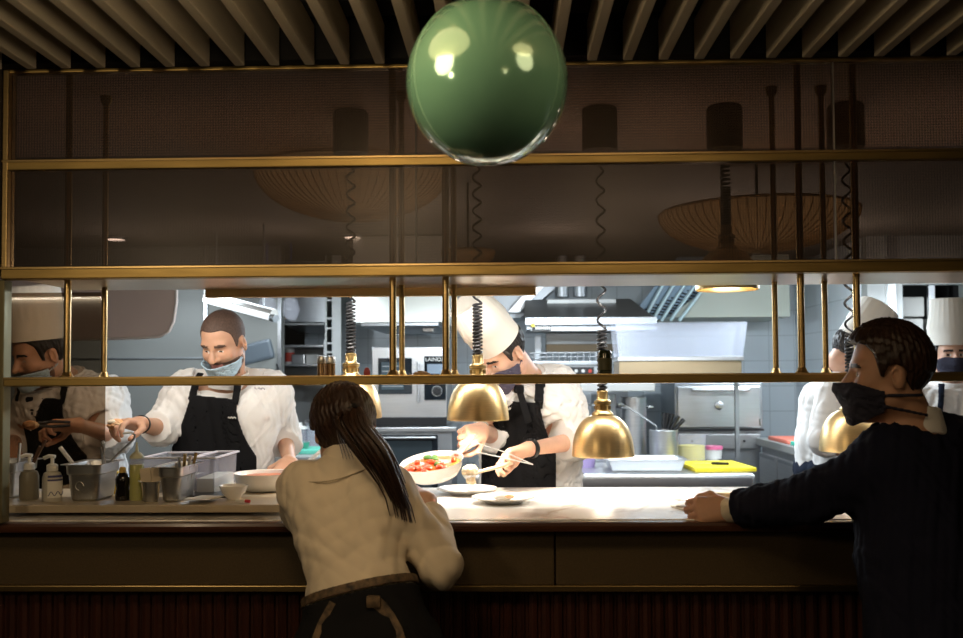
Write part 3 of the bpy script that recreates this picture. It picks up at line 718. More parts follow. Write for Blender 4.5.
# ------------------------------------------------------------------ green globe
c = P(487, 82, 1.62); r = 81.5 / FPX * 1.62
t = thing('green_globe', c, 'large glossy green globe hanging above the middle of the pass', 'globe lamp')
b = B(); prof = []
for i in range(41):
    a = -math.pi / 2 + math.pi * i / 40; prof.append((max(0, r * math.cos(a) * (1 - .02 * math.sin(a))), r * 1.03 * math.sin(a)))
prof[0] = (0, prof[0][1]); prof[-1] = (0, prof[-1][1])
b.lathe(prof, c, n=80); g = b.build('globe', BALL, t)
for ph in (.55, 2.6):
    b = B(); b.tube([c + V((math.cos(ph) * pr[0] * 1.001, math.sin(ph) * pr[0] * 1.001, pr[1] * 1.001)) for pr in prof] + [c + V((-math.cos(ph) * pr[0] * 1.001, -math.sin(ph) * pr[0] * 1.001, pr[1] * 1.001)) for pr in reversed(prof)], .0009, 5); b.build('seam', BALLS, t)
b = B(); b.cyl(c + V((0, 0, r * 1.02)), (c.x, c.y, zf + .11), .003); b.lathe([(.02, -.006), (.012, .02), (0, .02)], c + V((0, 0, r * 1.02))); b.build('cord', BLACK, t)
# dining pendants behind the camera (they light the room and show in the globe)
SHL = mat('glowing straw shade', (.7, .55, .33), .7, emit=(1, .68, .36), es=3.2)
for x, y, z, rr_ in ((-.44, 1.30, 2.28, .27), (1.35, -1.3, 2.2, .30), (.42, 1.22, 2.28, .15)):
    c2 = V((x, y, z)); t = thing('pendant_lamp', c2, 'round woven pendant lamp glowing over the dining side, ' + ('just left of the green globe' if x < 0 else 'farther back from the pass' if x > 1 else 'the smallest, right of the green globe'), 'pendant lamp')
    b = B(); b.lathe([(rr_ * math.cos(a), -rr_ * .35 * math.sin(a)) for a in [i / 8 * 1.55 for i in range(9)]], c2, n=64, fn=lambda a, z: 1 + .012 * math.sin(a * 32)); b.build('shade', SHL, t)
    b = B(); b.cyl(c2 - V((0, 0, .05)), (x, y, 2.62), .005); b.build('cord', BLACK, t)
# ------------------------------------------------------------------ lights
def area(name, loc, size, power, col, rot=(0, 0, 0), sy=None):
    l = bpy.data.lights.new(name, 'AREA'); l.energy = power; l.color = col; l.size = size
    if sy: l.shape = 'RECTANGLE'; l.size_y = sy
    o = bpy.data.objects.new(name, l); o.location = loc; o.rotation_euler = rot; COL.objects.link(o); return o
def spot(name, loc, power, col, ang=2.4, blend=.6, r=.03):
    l = bpy.data.lights.new(name, 'SPOT'); l.energy = power; l.color = col; l.spot_size = ang; l.spot_blend = blend; l.shadow_soft_size = r
    o = bpy.data.objects.new(name, l); o.location = loc; COL.objects.link(o); return o
for i, c in enumerate(LAMPS[:4]): spot('heat_lamp_light', c + V((0, 0, .008)), (9, 12, 18, 9)[i], (1, .87, .72), 2.7, .5)
def bulb(x, y, z, e, col=(1, .76, .47), nm='dining_light', r=.12):
    l = bpy.data.lights.new(nm, 'POINT'); l.energy = e; l.color = col; l.shadow_soft_size = r
    o = bpy.data.objects.new(nm, l); o.location = (x, y, z); COL.objects.link(o)
def hidden_z(Y): return 1.5 + 88 * Y / FPX
for x, Y, pw in ((-2.3, 5.5, 9), (-.5, 4.7, 19), (1.0, 4.7, 21), (2.9, 5.2, 15), (.3, 5.6, 20), (1.9, 5.6, 24), (-1.3, 5.5, 12)):
    area('kitchen_fill', (x, Y, hidden_z(Y)), .9, pw * .8, (.80, .91, 1.0), sy=.12); bulb(x, Y, hidden_z(Y), pw * .75, (.80, .91, 1.0), 'kitchen_point_fill', .03)  # added fill lamps without fixtures, tucked out of view behind the soffit
for x, pw in ((-1.3, 4.2), (-.35, 4.2), (.5, 4.4), (1.4, 4.2)): area('pass_fill', (x, 2.968, 1.757), .7, pw, (1, .95, .88), rot=(math.radians(34), 0, 0), sy=.02)  # unseen strips added under the soffit to light the chefs and pass
bulb(-.44, 1.30, 2.12, 9); bulb(1.35, -1.3, 2.0, 4); bulb(.42, 1.22, 2.15, 3.0); bulb(-1.7, .1, 2.0, 22)  # last one has no pendant, added to brighten the fins and man's face
w = bpy.data.worlds.new('world'); SC.world = w; w.use_nodes = True; w.node_tree.nodes['Background'].inputs[0].default_value = (.03, .027, .022, 1); w.node_tree.nodes['Background'].inputs[1].default_value = .1
SC.view_settings.view_transform = 'Standard'; SC.view_settings.look = 'None'; SC.view_settings.gamma = 1; SC.view_settings.exposure = 0
SC.view_settings.use_curve_mapping = False
# ------------------------------------------------------------------ kitchen equipment at the back
def pb(b, px0, px1, py0, py1, Y0, Y1, bev=0.0):
    """box whose front face spans the given picture rectangle at depth Y0"""
    p = P(px0, py0, Y0); q = P(px1, py1, Y0); c = P((px0 + px1) / 2, (py0 + py1) / 2, Y0)
    return b.span(p.x, q.x, Y0, Y1, P((px0 + px1) / 2, py0, Y0).z, P((px0 + px1) / 2, py1, Y0).z, bev=bev)
def pbo(name, m, parent, *a, bev=0.004):
    b = B(); pb(b, *a, bev=bev); return b.build(name, m, parent, False)
# --- combi oven on its stand oven
Y = 6.0
c = P(410, 425, Y)
t = thing('combi_oven', c, 'steel combi oven with black control panel, stacked above a dark glass oven', 'oven')
pbo('oven_body', STEEL, t, 372, 447, 347, 426, Y, Y + .6)
pbo('oven_door', BLACKG, t, 378, 412, 358, 394, Y - .02, Y - .001)
pbo('door_window', mat('dark oven window', (.05, .07, .08), .1), t, 381, 404, 362, 390, Y - .026, Y - .021)
b = B()
for k in range(5): pb(b, 382, 403, 366 + k * 5, 366.6 + k * 5, Y - .028, Y - .026)
b.build('rack_wire', STEEL, t, False)
pbo('control_panel', BLACKG, t, 424, 446, 356, 400, Y - .02, Y - .001)
b = B(); b.cyl(P(437, 391, Y - .02), P(437, 391, Y - .05), .024, .021, 24); kn = b.build('dial', BLACK, t)
b = B(); b.lathe([(.030, 0), (.033, 0), (.033, .004), (.030, .004), (.030, 0)], P(437, 391, Y - .021), (0, -1, 0), 32); b.build('dial_ring', STEEL, kn)
text_mesh('lettering', 'LAINOX', P(435, 359.5, Y - .022), (1, 0, 0), (0, 0, 1), .034, WPLAS, t)
pbo('display', mat('blue grey display', (.22, .27, .33), .15), t, 427, 443, 364, 374, Y - .026, Y - .021)
for k, py in enumerate((362, 367, 372, 377)):
    b = B(); b.lathe([(.007, 0), (.010, 0), (.010, .003), (.007, .003), (.007, 0)], P(415.5, py, Y - .022), (0, -1, 0), 16); b.build('button', WPLAS, t)
pbo('oven_base', BLACK, t, 372, 447, 417, 426, Y - .012, Y - .001)
b = B(); b.cyl(P(418, 362, Y - .05), P(418, 402, Y - .05), .008); b.cyl(P(418, 364, Y - .05), P(418, 364, Y), .006); b.cyl(P(418, 400, Y - .05), P(418, 400, Y), .006); b.build('handle', STEEL, t)
t = thing('holding_oven', (P(410, 480, Y).x, Y, 0), 'steel holding oven with dark glass door beneath the combi oven', 'oven')
b = B(); z1 = P(410, 427, Y).z; x0, x1 = P(366, 427, Y).x, P(452, 427, Y).x; b.span(x0, x1, Y, Y + .62, 0, z1 - .03, bev=.004); b.build('oven_body', STEELD, t, False)
b = B(); b.span(x0 - .03, x1 + .03, Y - .03, Y + .64, z1 - .03, z1 - .001, bev=.004); b.build('top_plate', STEEL, t, False)
pbo('oven_door', BLACKG, t, 374, 438, 435, 492, Y - .02, Y - .001)
pbo('door_trim', STEEL, t, 377, 436, 437, 439, Y - .05, Y - .02)
b = B(); pb(b, 376, 432, 440, 490, Y - .024, Y - .0205); b.build('door_window', mat('dark oven window'if 0 else 'smoked door window', (.035, .045, .05), .08), t, False)
# --- exhaust hood over the ovens
Y = 5.7
t = thing('exhaust_hood', P(400, 322, Y), 'pale steel exhaust hood above the combi oven', 'hood')
x0, x1 = P(352, 322, Y).x, P(446, 322, Y).x; zz = P(400, 322, Y).z
b = B(); b.ext([(x0, Y, zz), (x0, Y + 1.3, zz), (x0, Y + 1.3, 2.36), (x0, Y + .05, 2.36)], (x1 - x0, 0, 0)); b.build('canopy', mat('pale steel hood', (.66, .67, .62), .45, .6), t, False)
b = B(); b.span(x0 + .05, x1 - .05, Y + .04, Y + 1.2, zz - .02, zz - .001); b.build('filter_tray', STEELD, t, False)
b = B(); b.span(P(418, 328, Y).x, P(430, 328, Y).x, Y + .3, Y + .4, zz - .05, zz - .021, bev=.006); b.build('hood_lamp', STEEL, t, False)
# --- salamander hood with its label
Y = 6.2
t = thing('grill_canopy', P(590, 330, Y), 'wide slanted steel canopy with a small label, over the grill', 'hood')
x0, x1 = P(524, 325, Y).x, P(657, 325, Y).x; za, zb = P(590, 321, Y).z, P(590, 307, Y + .5).z
b = B(); b.ext([(x0, Y, za), (x1, Y, za), (x1 - .1, Y + .55, zb + .05), (x0 + .02, Y + .55, zb + .05)], (0, .012, .012)); b.build('sloped_top', STEEL, t, False)
b = B(); pb(b, 525, 657, 317, 325, Y - .01, Y + .02, .004); b.build('front_lip', STEELD, t, False)
pbo('lower_rail', STEEL, t, 531, 657, 327, 331, Y + .005, Y + .06)
b = B(); z_ = P(590, 326, Y).z; b.span(x0 + .02, x1 - .02, Y + .02, Y + .6, z_ - .02, z_); b.build('under_plate', STEELD, t, False)
pl = pbo('label_plate', BLACK, t, 532, 551, 325, 330.5, Y - .014, Y - .0105, bev=0)
b = B()
for k in range(8): pb(b, 535.5 + k * 1.9, 536.6 + k * 1.9, 326.5, 329.5, Y - .0165, Y - .0145)
b.build('lettering', WPLAS, pl, False)
b = B(); q = P(533, 325, Y - .016); b.lathe([(0, 0), (.014, 0), (.014, .003), (0, .003)], q, (0, -1, 0), 20); b.build('emblem', mat('yellow emblem', (.75, .55, .05), .4), pl)
pbo('flue_box', STEELW, t, 547, 616, 299, 308, Y + .45, Y + 1.0)
b = B()
for px in (562, 580): b.cyl(P(px, 297, Y + .6), (P(px, 297, Y + .6).x, Y + .6, 2.36), .05)
b.build('flue_pipe', STEELD, t)
# --- grill station
t = thing('grill_station', (P(585, 372, 6.4).x, 6.4, 0), 'steel charcoal grill station with a rack of vertical bars under the slanted canopy', 'grill')
Y = 6.4
pbo('back_panel', STEELW, t, 546, 618, 333, 345, Y + .3, Y + .4)
pbo('bronze_panel', mat('heat stained steel', (.25, .19, .12), .5, .6), t, 546, 618, 344, 353, Y + .2, Y + .3)
b = B()
for i in range(15): px = 534 + i * 6.2; b.cyl(P(px, 353, Y), P(px, 361, Y), .005, n=8)
b.cyl(P(530, 353, Y), P(624, 352.4, Y), .006, n=8); b.cyl(P(530, 357, Y), P(624, 356.4, Y), .004, n=8); b.build('guard_rack', STEEL, t)
pbo('upper_deck', STEELD, t, 528, 626, 361, 365, Y - .03, Y + .5)
b = B(); x0, x1 = P(528, 400, Y).x, P(628, 400, Y).x; b.span(x0, x1, Y, Y + .7, .02, P(580, 365, Y).z); b.build('grill_body', STEELD, t, False)
pbo('control_strip', BLACK, t, 558, 594, 367, 376, Y - .02, Y - .001)
for k in range(5):
    b = B(); q = P(562 + k * 7, 371, Y - .021); b.cyl(q, q + V((0, -.015, 0)), .012, n=14); b.build('knob', [STEEL, mat('red knob', (.55, .05, .03), .4)][k == 4], t)
for i, (px, h) in enumerate(((535, 336), (621, 336))):
    b = B(); pb(b, px, px + 6, h, 362, Y + .1, Y + .16); b.build('side_post', STEELD, t, False)
# --- big steel work table in front of the grill
Yt0, Yt1 = 5.2, 6.2
zt_ = .95; x0, x1 = P(470, 473, Yt0).x, P(756, 473, Yt0).x
t = thing('work_table', (.5, 5.7, 0), 'steel work table carrying the yellow board, tray and pots', 'table')
b = B(); b.box(((x0 + x1) / 2, (Yt0 + Yt1) / 2, zt_ - .055), (x1 - x0, Yt1 - Yt0, .11), None, .025, 3); b.build('table_top', STEEL, t)
b = B(); b.span(x0 + .05, x1 - .06, Yt0 + .06, Yt1 - .06, .09, zt_ - .111); b.build('base_cabinet', STEELD, t, False)
for sx in (x0 + .08, x1 - .1):
    for sy in (Yt0 + .1, Yt1 - .1): b = B(); b.cyl((sx, sy, 0), (sx, sy, .09), .025); b.build('leg', STEELD, t)
# overshelf behind it
t = thing('over_shelf', (P(650, 385, 6.0).x, 6.0, zt_), 'steel shelf on uprights above the pots, level with the brass shelf', 'shelf')
zs_ = P(640, 383, 5.75).z; xa_, xb_ = P(568, 383, 5.75).x, P(655, 383, 5.75).x; xc_ = P(756, 383, 5.75).x
b = B(); b.span(xa_, xb_, 5.75, 6.15, zs_ - .05, zs_, bev=.004); b.build('shelf_plate', STEELW, t, False)
b = B(); b.span(xb_ - .05, xc_, 5.85, 6.15, zs_ - .0, zs_ + .03); b.build('upper_plate', STEEL, t, False)
for x in (xa_ + .25, xc_ - .03): b = B(); b.span(x - .012, x + .012, 6.10, 6.13, zt_, zs_ - .05 if x < xb_ else zs_); b.build('upright', STEELD, t, False)
# acrylic covered tray on it
Y = 5.86; zb_ = zs_ + .031
q0, q1 = P(619, 373, Y), P(742, 373, Y)
t = thing('covered_display', ((q0.x + q1.x) / 2, Y + .14, zb_), 'clear acrylic cover on a brassy steel tray, standing on the steel overshelf', 'display tray')
b = B(); b.span(q0.x, q1.x, Y, Y + .28, zb_, P(680, 361, Y).z, bev=.005); b.build('steel_tray', mat('warm reflecting steel', (.42, .33, .21), .35, .9), t, False)
b = B(); b.span(q0.x - .01, q1.x + .012, Y - .01, Y + .29, P(680, 361, Y).z, P(680, 356.5, Y).z, bev=.004); b.build('tray_rim', STEEL, t, False)
zc0, zc1 = P(680, 356.3, Y).z, P(680, 323, Y).z
b = B()
fl = [(q0.x, Y, zc0), (q1.x + .005, Y, zc0), (q1.x + .03, Y - .015, zc1), (q0.x - .02, Y - .015, zc1)]
b.ext(fl, (0, .006, 0)); b.ext([(p[0], Y + .27, p[2]) for p in fl], (0, .006, 0))
b.ext([(q0.x - .02, Y - .015, zc1), (q1.x + .03, Y - .015, zc1), (q1.x + .03, Y + .28, zc1), (q0.x - .02, Y + .28, zc1)], (0, 0, .006))
b.ext([fl[1], fl[2], (fl[2][0], Y + .28, zc1), (fl[1][0], Y + .27, zc0)], (.005, 0, 0)); b.build('acrylic_cover', ACRYL, t, False)
# items on the work table
zt = zt_
def at_table(px, py, z=zt): return PZ(px, py, z)
c = P(580.5, 474, 5.62); c.z = zt
t = thing('lilac_bucket', c, 'lilac plastic bucket behind the lowest brass lamp', 'bucket')
b = B(); b.lathe([(0, 0), (.085, 0), (.096, .125), (.100, .125), (.100, .135), (.090, .135), (.080, .012), (0, .012)], c); b.build('pail', mat('lilac plastic', (.36, .27, .50), .45), t)
b = B(); b.tube([c + V((.1 * math.cos(a), -.03 * math.sin(a), .13 - .05 * math.sin(a))) for a in [i / 12 * math.pi for i in range(13)]], .004); b.build('handle', STEEL, t)
c = V((P(643, 466, 5.5).x, 5.48, zt))
t = thing('roasting_tray', c, 'shallow grey steel tray on the work table beside the yellow board', 'tray')
hx, hy, hh = .225, .16, .062
b = B(); b.box(c + V((0, 0, .005)), (2 * hx - .06, 2 * hy - .06, .008), None, .003)
for sx, sy, lx, ly in ((0, -1, 2 * hx - .03, 0), (0, 1, 2 * hx - .03, 0), (-1, 0, 0, 2 * hy - .03), (1, 0, 0, 2 * hy - .03)):
    if ly == 0: b.ext([c + V((-lx / 2 + .015, sy * (hy - .03), .004)), c + V((lx / 2 - .015, sy * (hy - .03), .004)), c + V((lx / 2, sy * (hy - .008), hh)), c + V((-lx / 2, sy * (hy - .008), hh))], (0, -sy * .004, 0))
    else: b.ext([c + V((sx * (hx - .03), -ly / 2 + .015, .004)), c + V((sx * (hx - .03), ly / 2 - .015, .004)), c + V((sx * (hx - .008), ly / 2, hh)), c + V((sx * (hx - .008), -ly / 2, hh))], (-sx * .004, 0, 0))
b.build('pan', STEEL, t, False)
b = B()
for sy in (-1, 1): b.span(c.x - hx, c.x + hx, c.y + sy * hy - .012, c.y + sy * hy + .012, zt + hh - .002, zt + hh + .003, bev=.002)
for sx in (-1, 1): b.span(c.x + sx * hx - .012, c.x + sx * hx + .012, c.y - hy, c.y + hy, zt + hh - .002, zt + hh + .003, bev=.002)
b.build('rim', STEEL, t, False)
ys = [at_table(688, 473).x, at_table(748, 473).x]
c = V((P(717, 470, 5.45).x, 5.50, zt))
t = tag(B().box(c + V((0, 0, .012)), (.345, .44, .024), Matrix.Rotation(math.radians(4), 3, 'Z'), .006).build('cutting_board', mat('yellow polyethylene', (.80, .64, .03), .5), None, False), 'yellow cutting board on the front corner of the work table', 'cutting board')
k = V((P(713, 466, 5.5).x, 5.45, zt + .025)); tt = thing('paring_knife', k, 'small black handled knife lying on the yellow cutting board', 'knife')
b = B(); b.box(k + V((.03, .0, .008)), (.10, .022, .014), Matrix.Rotation(math.radians(-18), 3, 'Z'), .005); b.build('handle', BLACK, tt)
b = B(); b.ext([k + V((-.02, .005, .006)), k + V((-.12, .045, .006)), k + V((-.03, .03, .006))], (0, 0, .002)); b.build('blade', STEEL, tt, False)
c = V((P(664, 460, 5.85).x, 5.85, zt))
t = thing('utensil_pot', c, 'straight steel pot full of black handled tools on the work table', 'pot')
b = B(); R = .088; b.lathe([(0, 0), (R, 0), (R, .20), (R + .004, .205), (R - .004, .205), (R - .005, .01), (0, .01)], c, n=40); b.build('pot', STEEL, t)
for i, (dx, a) in enumerate(((.05, .5), (.03, .3), (.0, .18), (.06, .75), (-.02, .1))):
    k = c + V((dx * .3, 0, .15)); tt = thing('chef_knife', c + V((0, 0, .012)), 'black handled tool in the steel pot, ' + ('leaning most' if a == .75 else 'the upright one at the rim' if a == .1 else 'one of the middle handles'), 'kitchen tool', 'tools in the steel pot')
    d = V((math.sin(a), -.1 + .05 * i, math.cos(a))).normalized()
    b = B(); b.cyl(k + d * .06, k + d * .16, .011, .013, 12); b.build('handle', BLACK, tt); b = B(); b.cyl(k - d * .10, k + d * .06, .004, .005, 8); b.build('shank', STEEL, tt)
b = B(); k = c + V((-.05, -.02, .012)); tt = thing('steel_ladle', k, 'long bent steel ladle leaning out of the pot of tools toward the stock pots', 'ladle')
b.tube([k + V((.02, 0, 0)), k + V((0, 0, .22)), k + V((-.12, 0, .30)), k + V((-.22, 0, .36))], .005); b.build('shaft', STEEL, tt); b = B(); b.ball(k + V((.02, 0, .02)), (.02, .02, .012)); b.build('bowl', STEEL, tt)
c = V((P(690, 458, 6.0).x, 5.95, zt))
t = thing('sauce_pan', c, 'glassy saucepan with yellow purée between the tool pot and the yellow board', 'saucepan')
b = B(); b.lathe([(0, 0), (.088, 0), (.092, .012), (.092, .165), (.096, .17), (.088, .17), (.086, .012), (0, .012)], c, n=36); b.build('pan', PLASC, t)
b = B(); b.lathe([(0, .013), (.082, .013), (.082, .10), (0, .105)], c, n=30); b.build('puree', mat('yellow puree', (.72, .62, .10), .5), t)
b = B(); b.lathe([(0, -.0), (.11, 0), (.11, .0005), (0, .0005)], c); b.build('burner_plate', BLACK, t)
for px, R, hgt, Y_, lab in ((604, .080, .42, 5.95, 'tall steel stock pot partly behind the lowest brass lamp'), (634, .080, .40, 6.02, 'tall steel stock pot standing next to the pot of tools')):
    c = V((P(px, 455, Y_).x, Y_, zt)); t = thing('stock_pot', c, lab, 'stock pot', 'stock pots on the work table')
    b = B(); b.lathe([(0, 0), (R, 0), (R, hgt), (R + .005, hgt + .004), (R - .004, hgt + .004), (R - .004, .01), (0, .01)], c, n=44); b.build('pot', STEEL, t)
    for a in (0, math.pi):
        b = B(); d = V((math.cos(a + .4), math.sin(a + .4), 0)); e = V((-d.y, d.x, 0)); b.tube([c + d * R + e * s_ + V((0, 0, hgt - .06)) + d * o_ for s_, o_ in ((-.05, -.005), (-.05, .03), (0, .042), (.05, .03), (.05, -.005))], .007); b.build('handle', STEEL, t)
# pink tub
c = V((P(712, 456, 6.15).x, 6.13, zt)); t = thing('pink_tub', c, 'small tub with a pink lid behind the yellow board', 'tub')
b = B(); b.lathe([(0, 0), (.055, 0), (.06, .06), (0, .06)], c); b.build('tub', WPLAS, t); b = B(); b.lathe([(0, .06), (.064, .06), (.064, .082), (0, .085)], c); b.build('lid', mat('pink lid', (.80, .18, .35), .45), t)
# --- charcoal oven
Y = 6.65
c = P(718, 455, Y); t = thing('charcoal_oven', (c.x, Y + .3, 0), 'square steel charcoal oven with long handle bar and round vent knob', 'oven')
x0, x1 = P(675, 430, Y).x, P(763, 430, Y).x; z0_, z1_ = P(718, 430, Y).z, P(718, 383, Y).z
b = B(); b.span(x0, x1, Y, Y + .6, z0_, z1_, bev=.006); b.build('oven_body', STEELD, t, False)
dr = pbo('oven_door', STEEL, t, 677.5, 761, 386, 428, Y - .03, Y - .001, bev=.008)
b = B(); pb(b, 692, 750, 388.5, 391.5, Y - .085, Y - .065, .006)
for px in (697, 745): pb(b, px - 1.5, px + 1.5, 388.7, 391.3, Y - .07, Y - .025)
b.build('handle_bar', STEEL, dr, False)
b = B(); q = P(719, 405.5, Y - .03); b.lathe([(0, 0), (.027, 0), (.030, .006), (.026, .022), (.012, .026), (0, .026)], q, (0, -1, 0), 28); b.build('vent_knob', STEEL, dr)
b = B(); pb(b, 674, 764, 429, 431, Y - .036, Y - .01); b.build('door_sill', BLACK, t, False)
b = B(); b.span(x0 + .01, x1 - .01, Y + .02, Y + .58, .02, z0_ - .001); b.build('stand', STEELD, t, False)
pbo('ash_drawer', STEEL, t, 679, 760, 434, 449, Y - .01, Y + .019)
for px in (692, 744): b = B(); q = P(px, 441, Y - .01); b.cyl(q, q - V((0, .012, 0)), .008, n=12); b.build('screw_knob', BLACK, t)
b = B()
for px in (677, 761):
    q = P(px, 426, Y - .035); b.cyl(q, q + V((0, 0, .05)), .010, n=12)
b.build('hinge', STEEL, t)
# --- right counter along the tiled wall
zc = 1.05; xf = 1.765
t = thing('fridge_counter', (2.03, 6.4, 0), 'long steel fridge counter along the right tiled wall under the coloured boards', 'counter')
b = B(); b.span(xf - .02, 2.295, 5.25, 6.62, zc - .05, zc, bev=.006); b.build('counter_top', STEELW, t, False)
b = B(); b.span(xf + .02, 2.295, 5.28, 6.62, .03, zc - .05); b.build('carcass', STEELD, t, False)
for k in range(3):
    y0, y1 = 5.30 + k * .44, 5.30 + (k + 1) * .44 - .015
    b = B(); b.span(xf - .004, xf + .019, y0, y1, .16, zc - .10, bev=.004); d = b.build('door', STEEL, t, False)
    b = B(); b.span(xf - .012, xf - .004, y0 + .03, y1 - .03, zc - .125, zc - .105); b.build('handle', STEELD, d, False)
for nm, col, px, py, sy, sx, lab in (('cutting_board', (.80, .22, .15), 764, 434, .46, .30, 'coral red cutting board at the far end of the fridge counter'), ('cutting_board', (.05, .52, .38), 784, 440, .42, .34, 'bright green cutting board on the fridge counter beside the chef seen from behind')):
    q = PZ(px, py, zc); q.y = 6.2 if col[0] > .5 else 5.72; q.x = xf + sx / 2 + .01
    o = tag(B().box(q + V((0, 0, .012 + .001)), (sx, sy, .024), None, .006).build(nm, mat('board ' + lab[:5], col, .5), None, False), lab, 'cutting board')
for i, (x, y, h, lab) in enumerate(((2.17, 5.95, .13, 'tall clear jar at the tiled wall above the green board'), (2.19, 6.08, .10, 'middle one of the clear jars at the tiled wall'), (2.20, 6.22, .11, 'clear jar with green leaves at the tiled wall'), (2.21, 6.36, .09, 'farthest small clear jar at the tiled wall'))):
    c = V((x, y, zc)); t = thing('glass_jar', c, lab, 'jar', 'jars on the fridge counter')
    b = B(); b.lathe([(0, 0), (.05, 0), (.055, .01), (.055, h), (.05, h + .005), (.05, .012), (0, .012)], c); b.build('jar', PLASC, t)
    b = B(); b.lathe([(0, .013), (.047, .013), (.047, h * .6), (0, h * .62)], c); b.build('contents', mat(['pale cream', 'herb green'][i == 2], [(.7, .66, .55), (.10, .28, .06)][i == 2], .6), t)
# wall items on the return wall: blue notice, red sign
c = P(789, 405, 7.49)
pw = lambda px, py, x: CAM + (P(px, py, 5) - CAM) * ((x - CAM.x) / (P(px, py, 5) - CAM).x)
q = pw(789, 405, 2.29)
q.x = 2.295
b = B(); b.box(q, (.006, .09, .045)); o = tag(b.build('wall_notice', mat('blue notice', (.06, .25, .62), .5), None, False), 'small blue notice stuck on the white tiles', 'notice')
qq = q + V((-.004, 0, 0))
b = B(); 
for k in range(3): b.box(qq + V((0, 0, .012 - k * .012)), (.002, .06 - k * .012, .004))
o2 = b.build('printed_line', WPLAS, o, False); 
q = pw(786, 384, 2.28); q.x = 2.27; t = thing('red_fitting', q, 'small red round alarm fitting on the tiles above the blue notice', 'fitting')
b = B(); b.lathe([(0, -.05), (.05, -.05), (.06, -.03), (.06, 0), (0, 0)], q + V((.03, 0, 0)), (1, 0, 0), 24); b.build('housing', mat('red plastic', (.65, .07, .04), .4), t); b = B(); b.cyl(q + V((-.02, 0, 0)), q + V((-.035, 0, 0)), .02); b.build('button', WPLAS, t)
# upper hood box with slanted rods
Y = 6.8
t = thing('duct_hood', P(730, 317, Y), 'pale enamelled hood box at the back right with slanted rods', 'hood')
x0, x1 = P(668, 317, Y).x, P(790, 317, Y).x; zz = P(730, 317, Y).z
b = B(); b.ext([(x0, Y, zz), (x1, Y, zz), (x1, Y, 2.36), (x0 + .62, Y, 2.36)], (0, .68, 0)); b.build('hood_box', mat('pale green enamel', (.44, .47, .41), .5), t, False)
FILT = mat('blue grey filter', (.22, .30, .38), .4, .5)
b = B(); x2 = P(625, 317, Y).x; b.ext([(x2, Y + .1, zz - .06), (x0, Y + .1, zz), (x0 + .62, Y + .1, 2.36), (x2 + .4, Y + .1, 2.36)], (0, .03, 0)); b.build('filter_panel', FILT, t, False)
b = B()
for k in range(14):
    f = k / 13; b.tube([(x2 + .12 + f * .5, Y + .095, zz + .05 + f * .22), (x2 + .32 + f * .42, Y + .095, zz + .02 + f * .2)], .006, 6)
b.build('filter_slat', BLACK, t)
for k in range(5):
    p0, p1 = P(643 + k * 9, 321, Y - .02), P(663 + k * 11, 284, Y - .02)
    b = B(); b.tube([p0, p1], .013, 10); b.build('rod', mat('blue lit steel', (.52, .68, .72), .35, .3), t)  # bluish light on the grey rods is put into their colour
# duct behind the salamander: pale blue blocks
t = thing('air_duct', P(500, 300, 7.0), 'slanted pale steel air duct above the toque of the chef with the pan', 'duct')
x0 = P(448, 330, 6.9).x
b = B(); b.ext([P(470, 318, 6.9), P(520, 318, 6.9), P(560, 284, 6.9), P(462, 284, 6.9)], (0, .4, 0)); b.build('duct_run', STEELD, t, False)
b = B(); b.ext([P(508, 312, 6.75), P(520, 312, 6.75), P(546, 284, 6.75), P(533, 284, 6.75)], (0, .1, 0)); b.build('duct_flange', STEEL, t, False)
# --- left recess: steel hood, shelf, cubby column
Y = 6.9
t = thing('wall_cabinet', P(305, 325, Y), 'steel wall cabinet at the back left, beside the cubby column', 'cabinet')
b = B(); x0, x1 = P(282, 325, Y).x, P(325, 325, Y).x; b.ext([(x0, Y, P(300, 322, Y).z), (x0, Y + .55, P(300, 330, Y).z), (x0, Y + .55, 2.36), (x0, Y, 2.36)], (x1 - x0, 0, 0)); b.build('body', STEEL, t, False)
b = B(); pb(b, 283, 324, 323, 325, Y - .03, Y); b.build('bottom_rail', STEELW, t, False)
t = thing('shelf_unit', (P(302, 370, Y).x, Y, 0), 'steel shelf unit with trays at the back left', 'shelf')
for py in (345, 364, 376):
    b = B(); pb(b, 281, 326, py, py + 2, Y, Y + .5); b.build('shelf_plate', STEEL, t, False)
b = B(); pb(b, 281, 326, 345, 470, Y + .5, Y + .52); b.build('back_sheet', STEELW, t, False)
for px in (281, 325): b = B(); p = P(px, 340, Y); b.span(p.x - .01, p.x + .01, Y, Y + .02, 0, p.z); b.build('upright', STEEL, t, False)
c = P(290, 364, 7.1); c.z = P(290, 364, Y).z
t = thing('spice_tin', c, 'red and white tin on the back left steel shelf', 'tin'); b = B(); b.lathe([(0, 0), (.035, 0), (.035, .12), (0, .12)], c); b.build('tin', WPLAS, t); b = B(); b.lathe([(.0355, .02), (.036, .02), (.036, .09), (.0355, .09)], c); b.build('band', mat('red print', (.6, .08, .05), .5), t)
for k, (px, w) in enumerate(((301, 14), (315, 14))):
    c = P(px, 364, 7.1); c.z = P(px, 364, Y).z; t = tag(B().span(c.x - .05, c.x + .05, 7.0, 7.3, c.z + .001, c.z + .075, bev=.008).build('food_tin', [STEEL, WPLAS][k], None, False), ['steel tray on the back left shelf next to the tin', 'white tray on the back left shelf nearest the cubby column'][k], 'tray')
Y = 6.6
t = thing('cubby_column', (P(332, 370, Y).x, Y, 0), 'narrow pale column of dark cubbies left of the coiled lamp cord', 'cabinet')
x0, x1 = P(325, 330, Y).x, P(341, 330, Y).x; xm = P(332, 330, Y).x
b = B(); b.span(x0, x0 + .012, Y, Y + .4, 0, 2.36); b.span(xm, x1, Y, Y + .4, 0, 2.36); b.span(x0 + .012, xm, Y + .38, Y + .4, 0, 2.36)
b.build('carcass', STEELW, t, False)
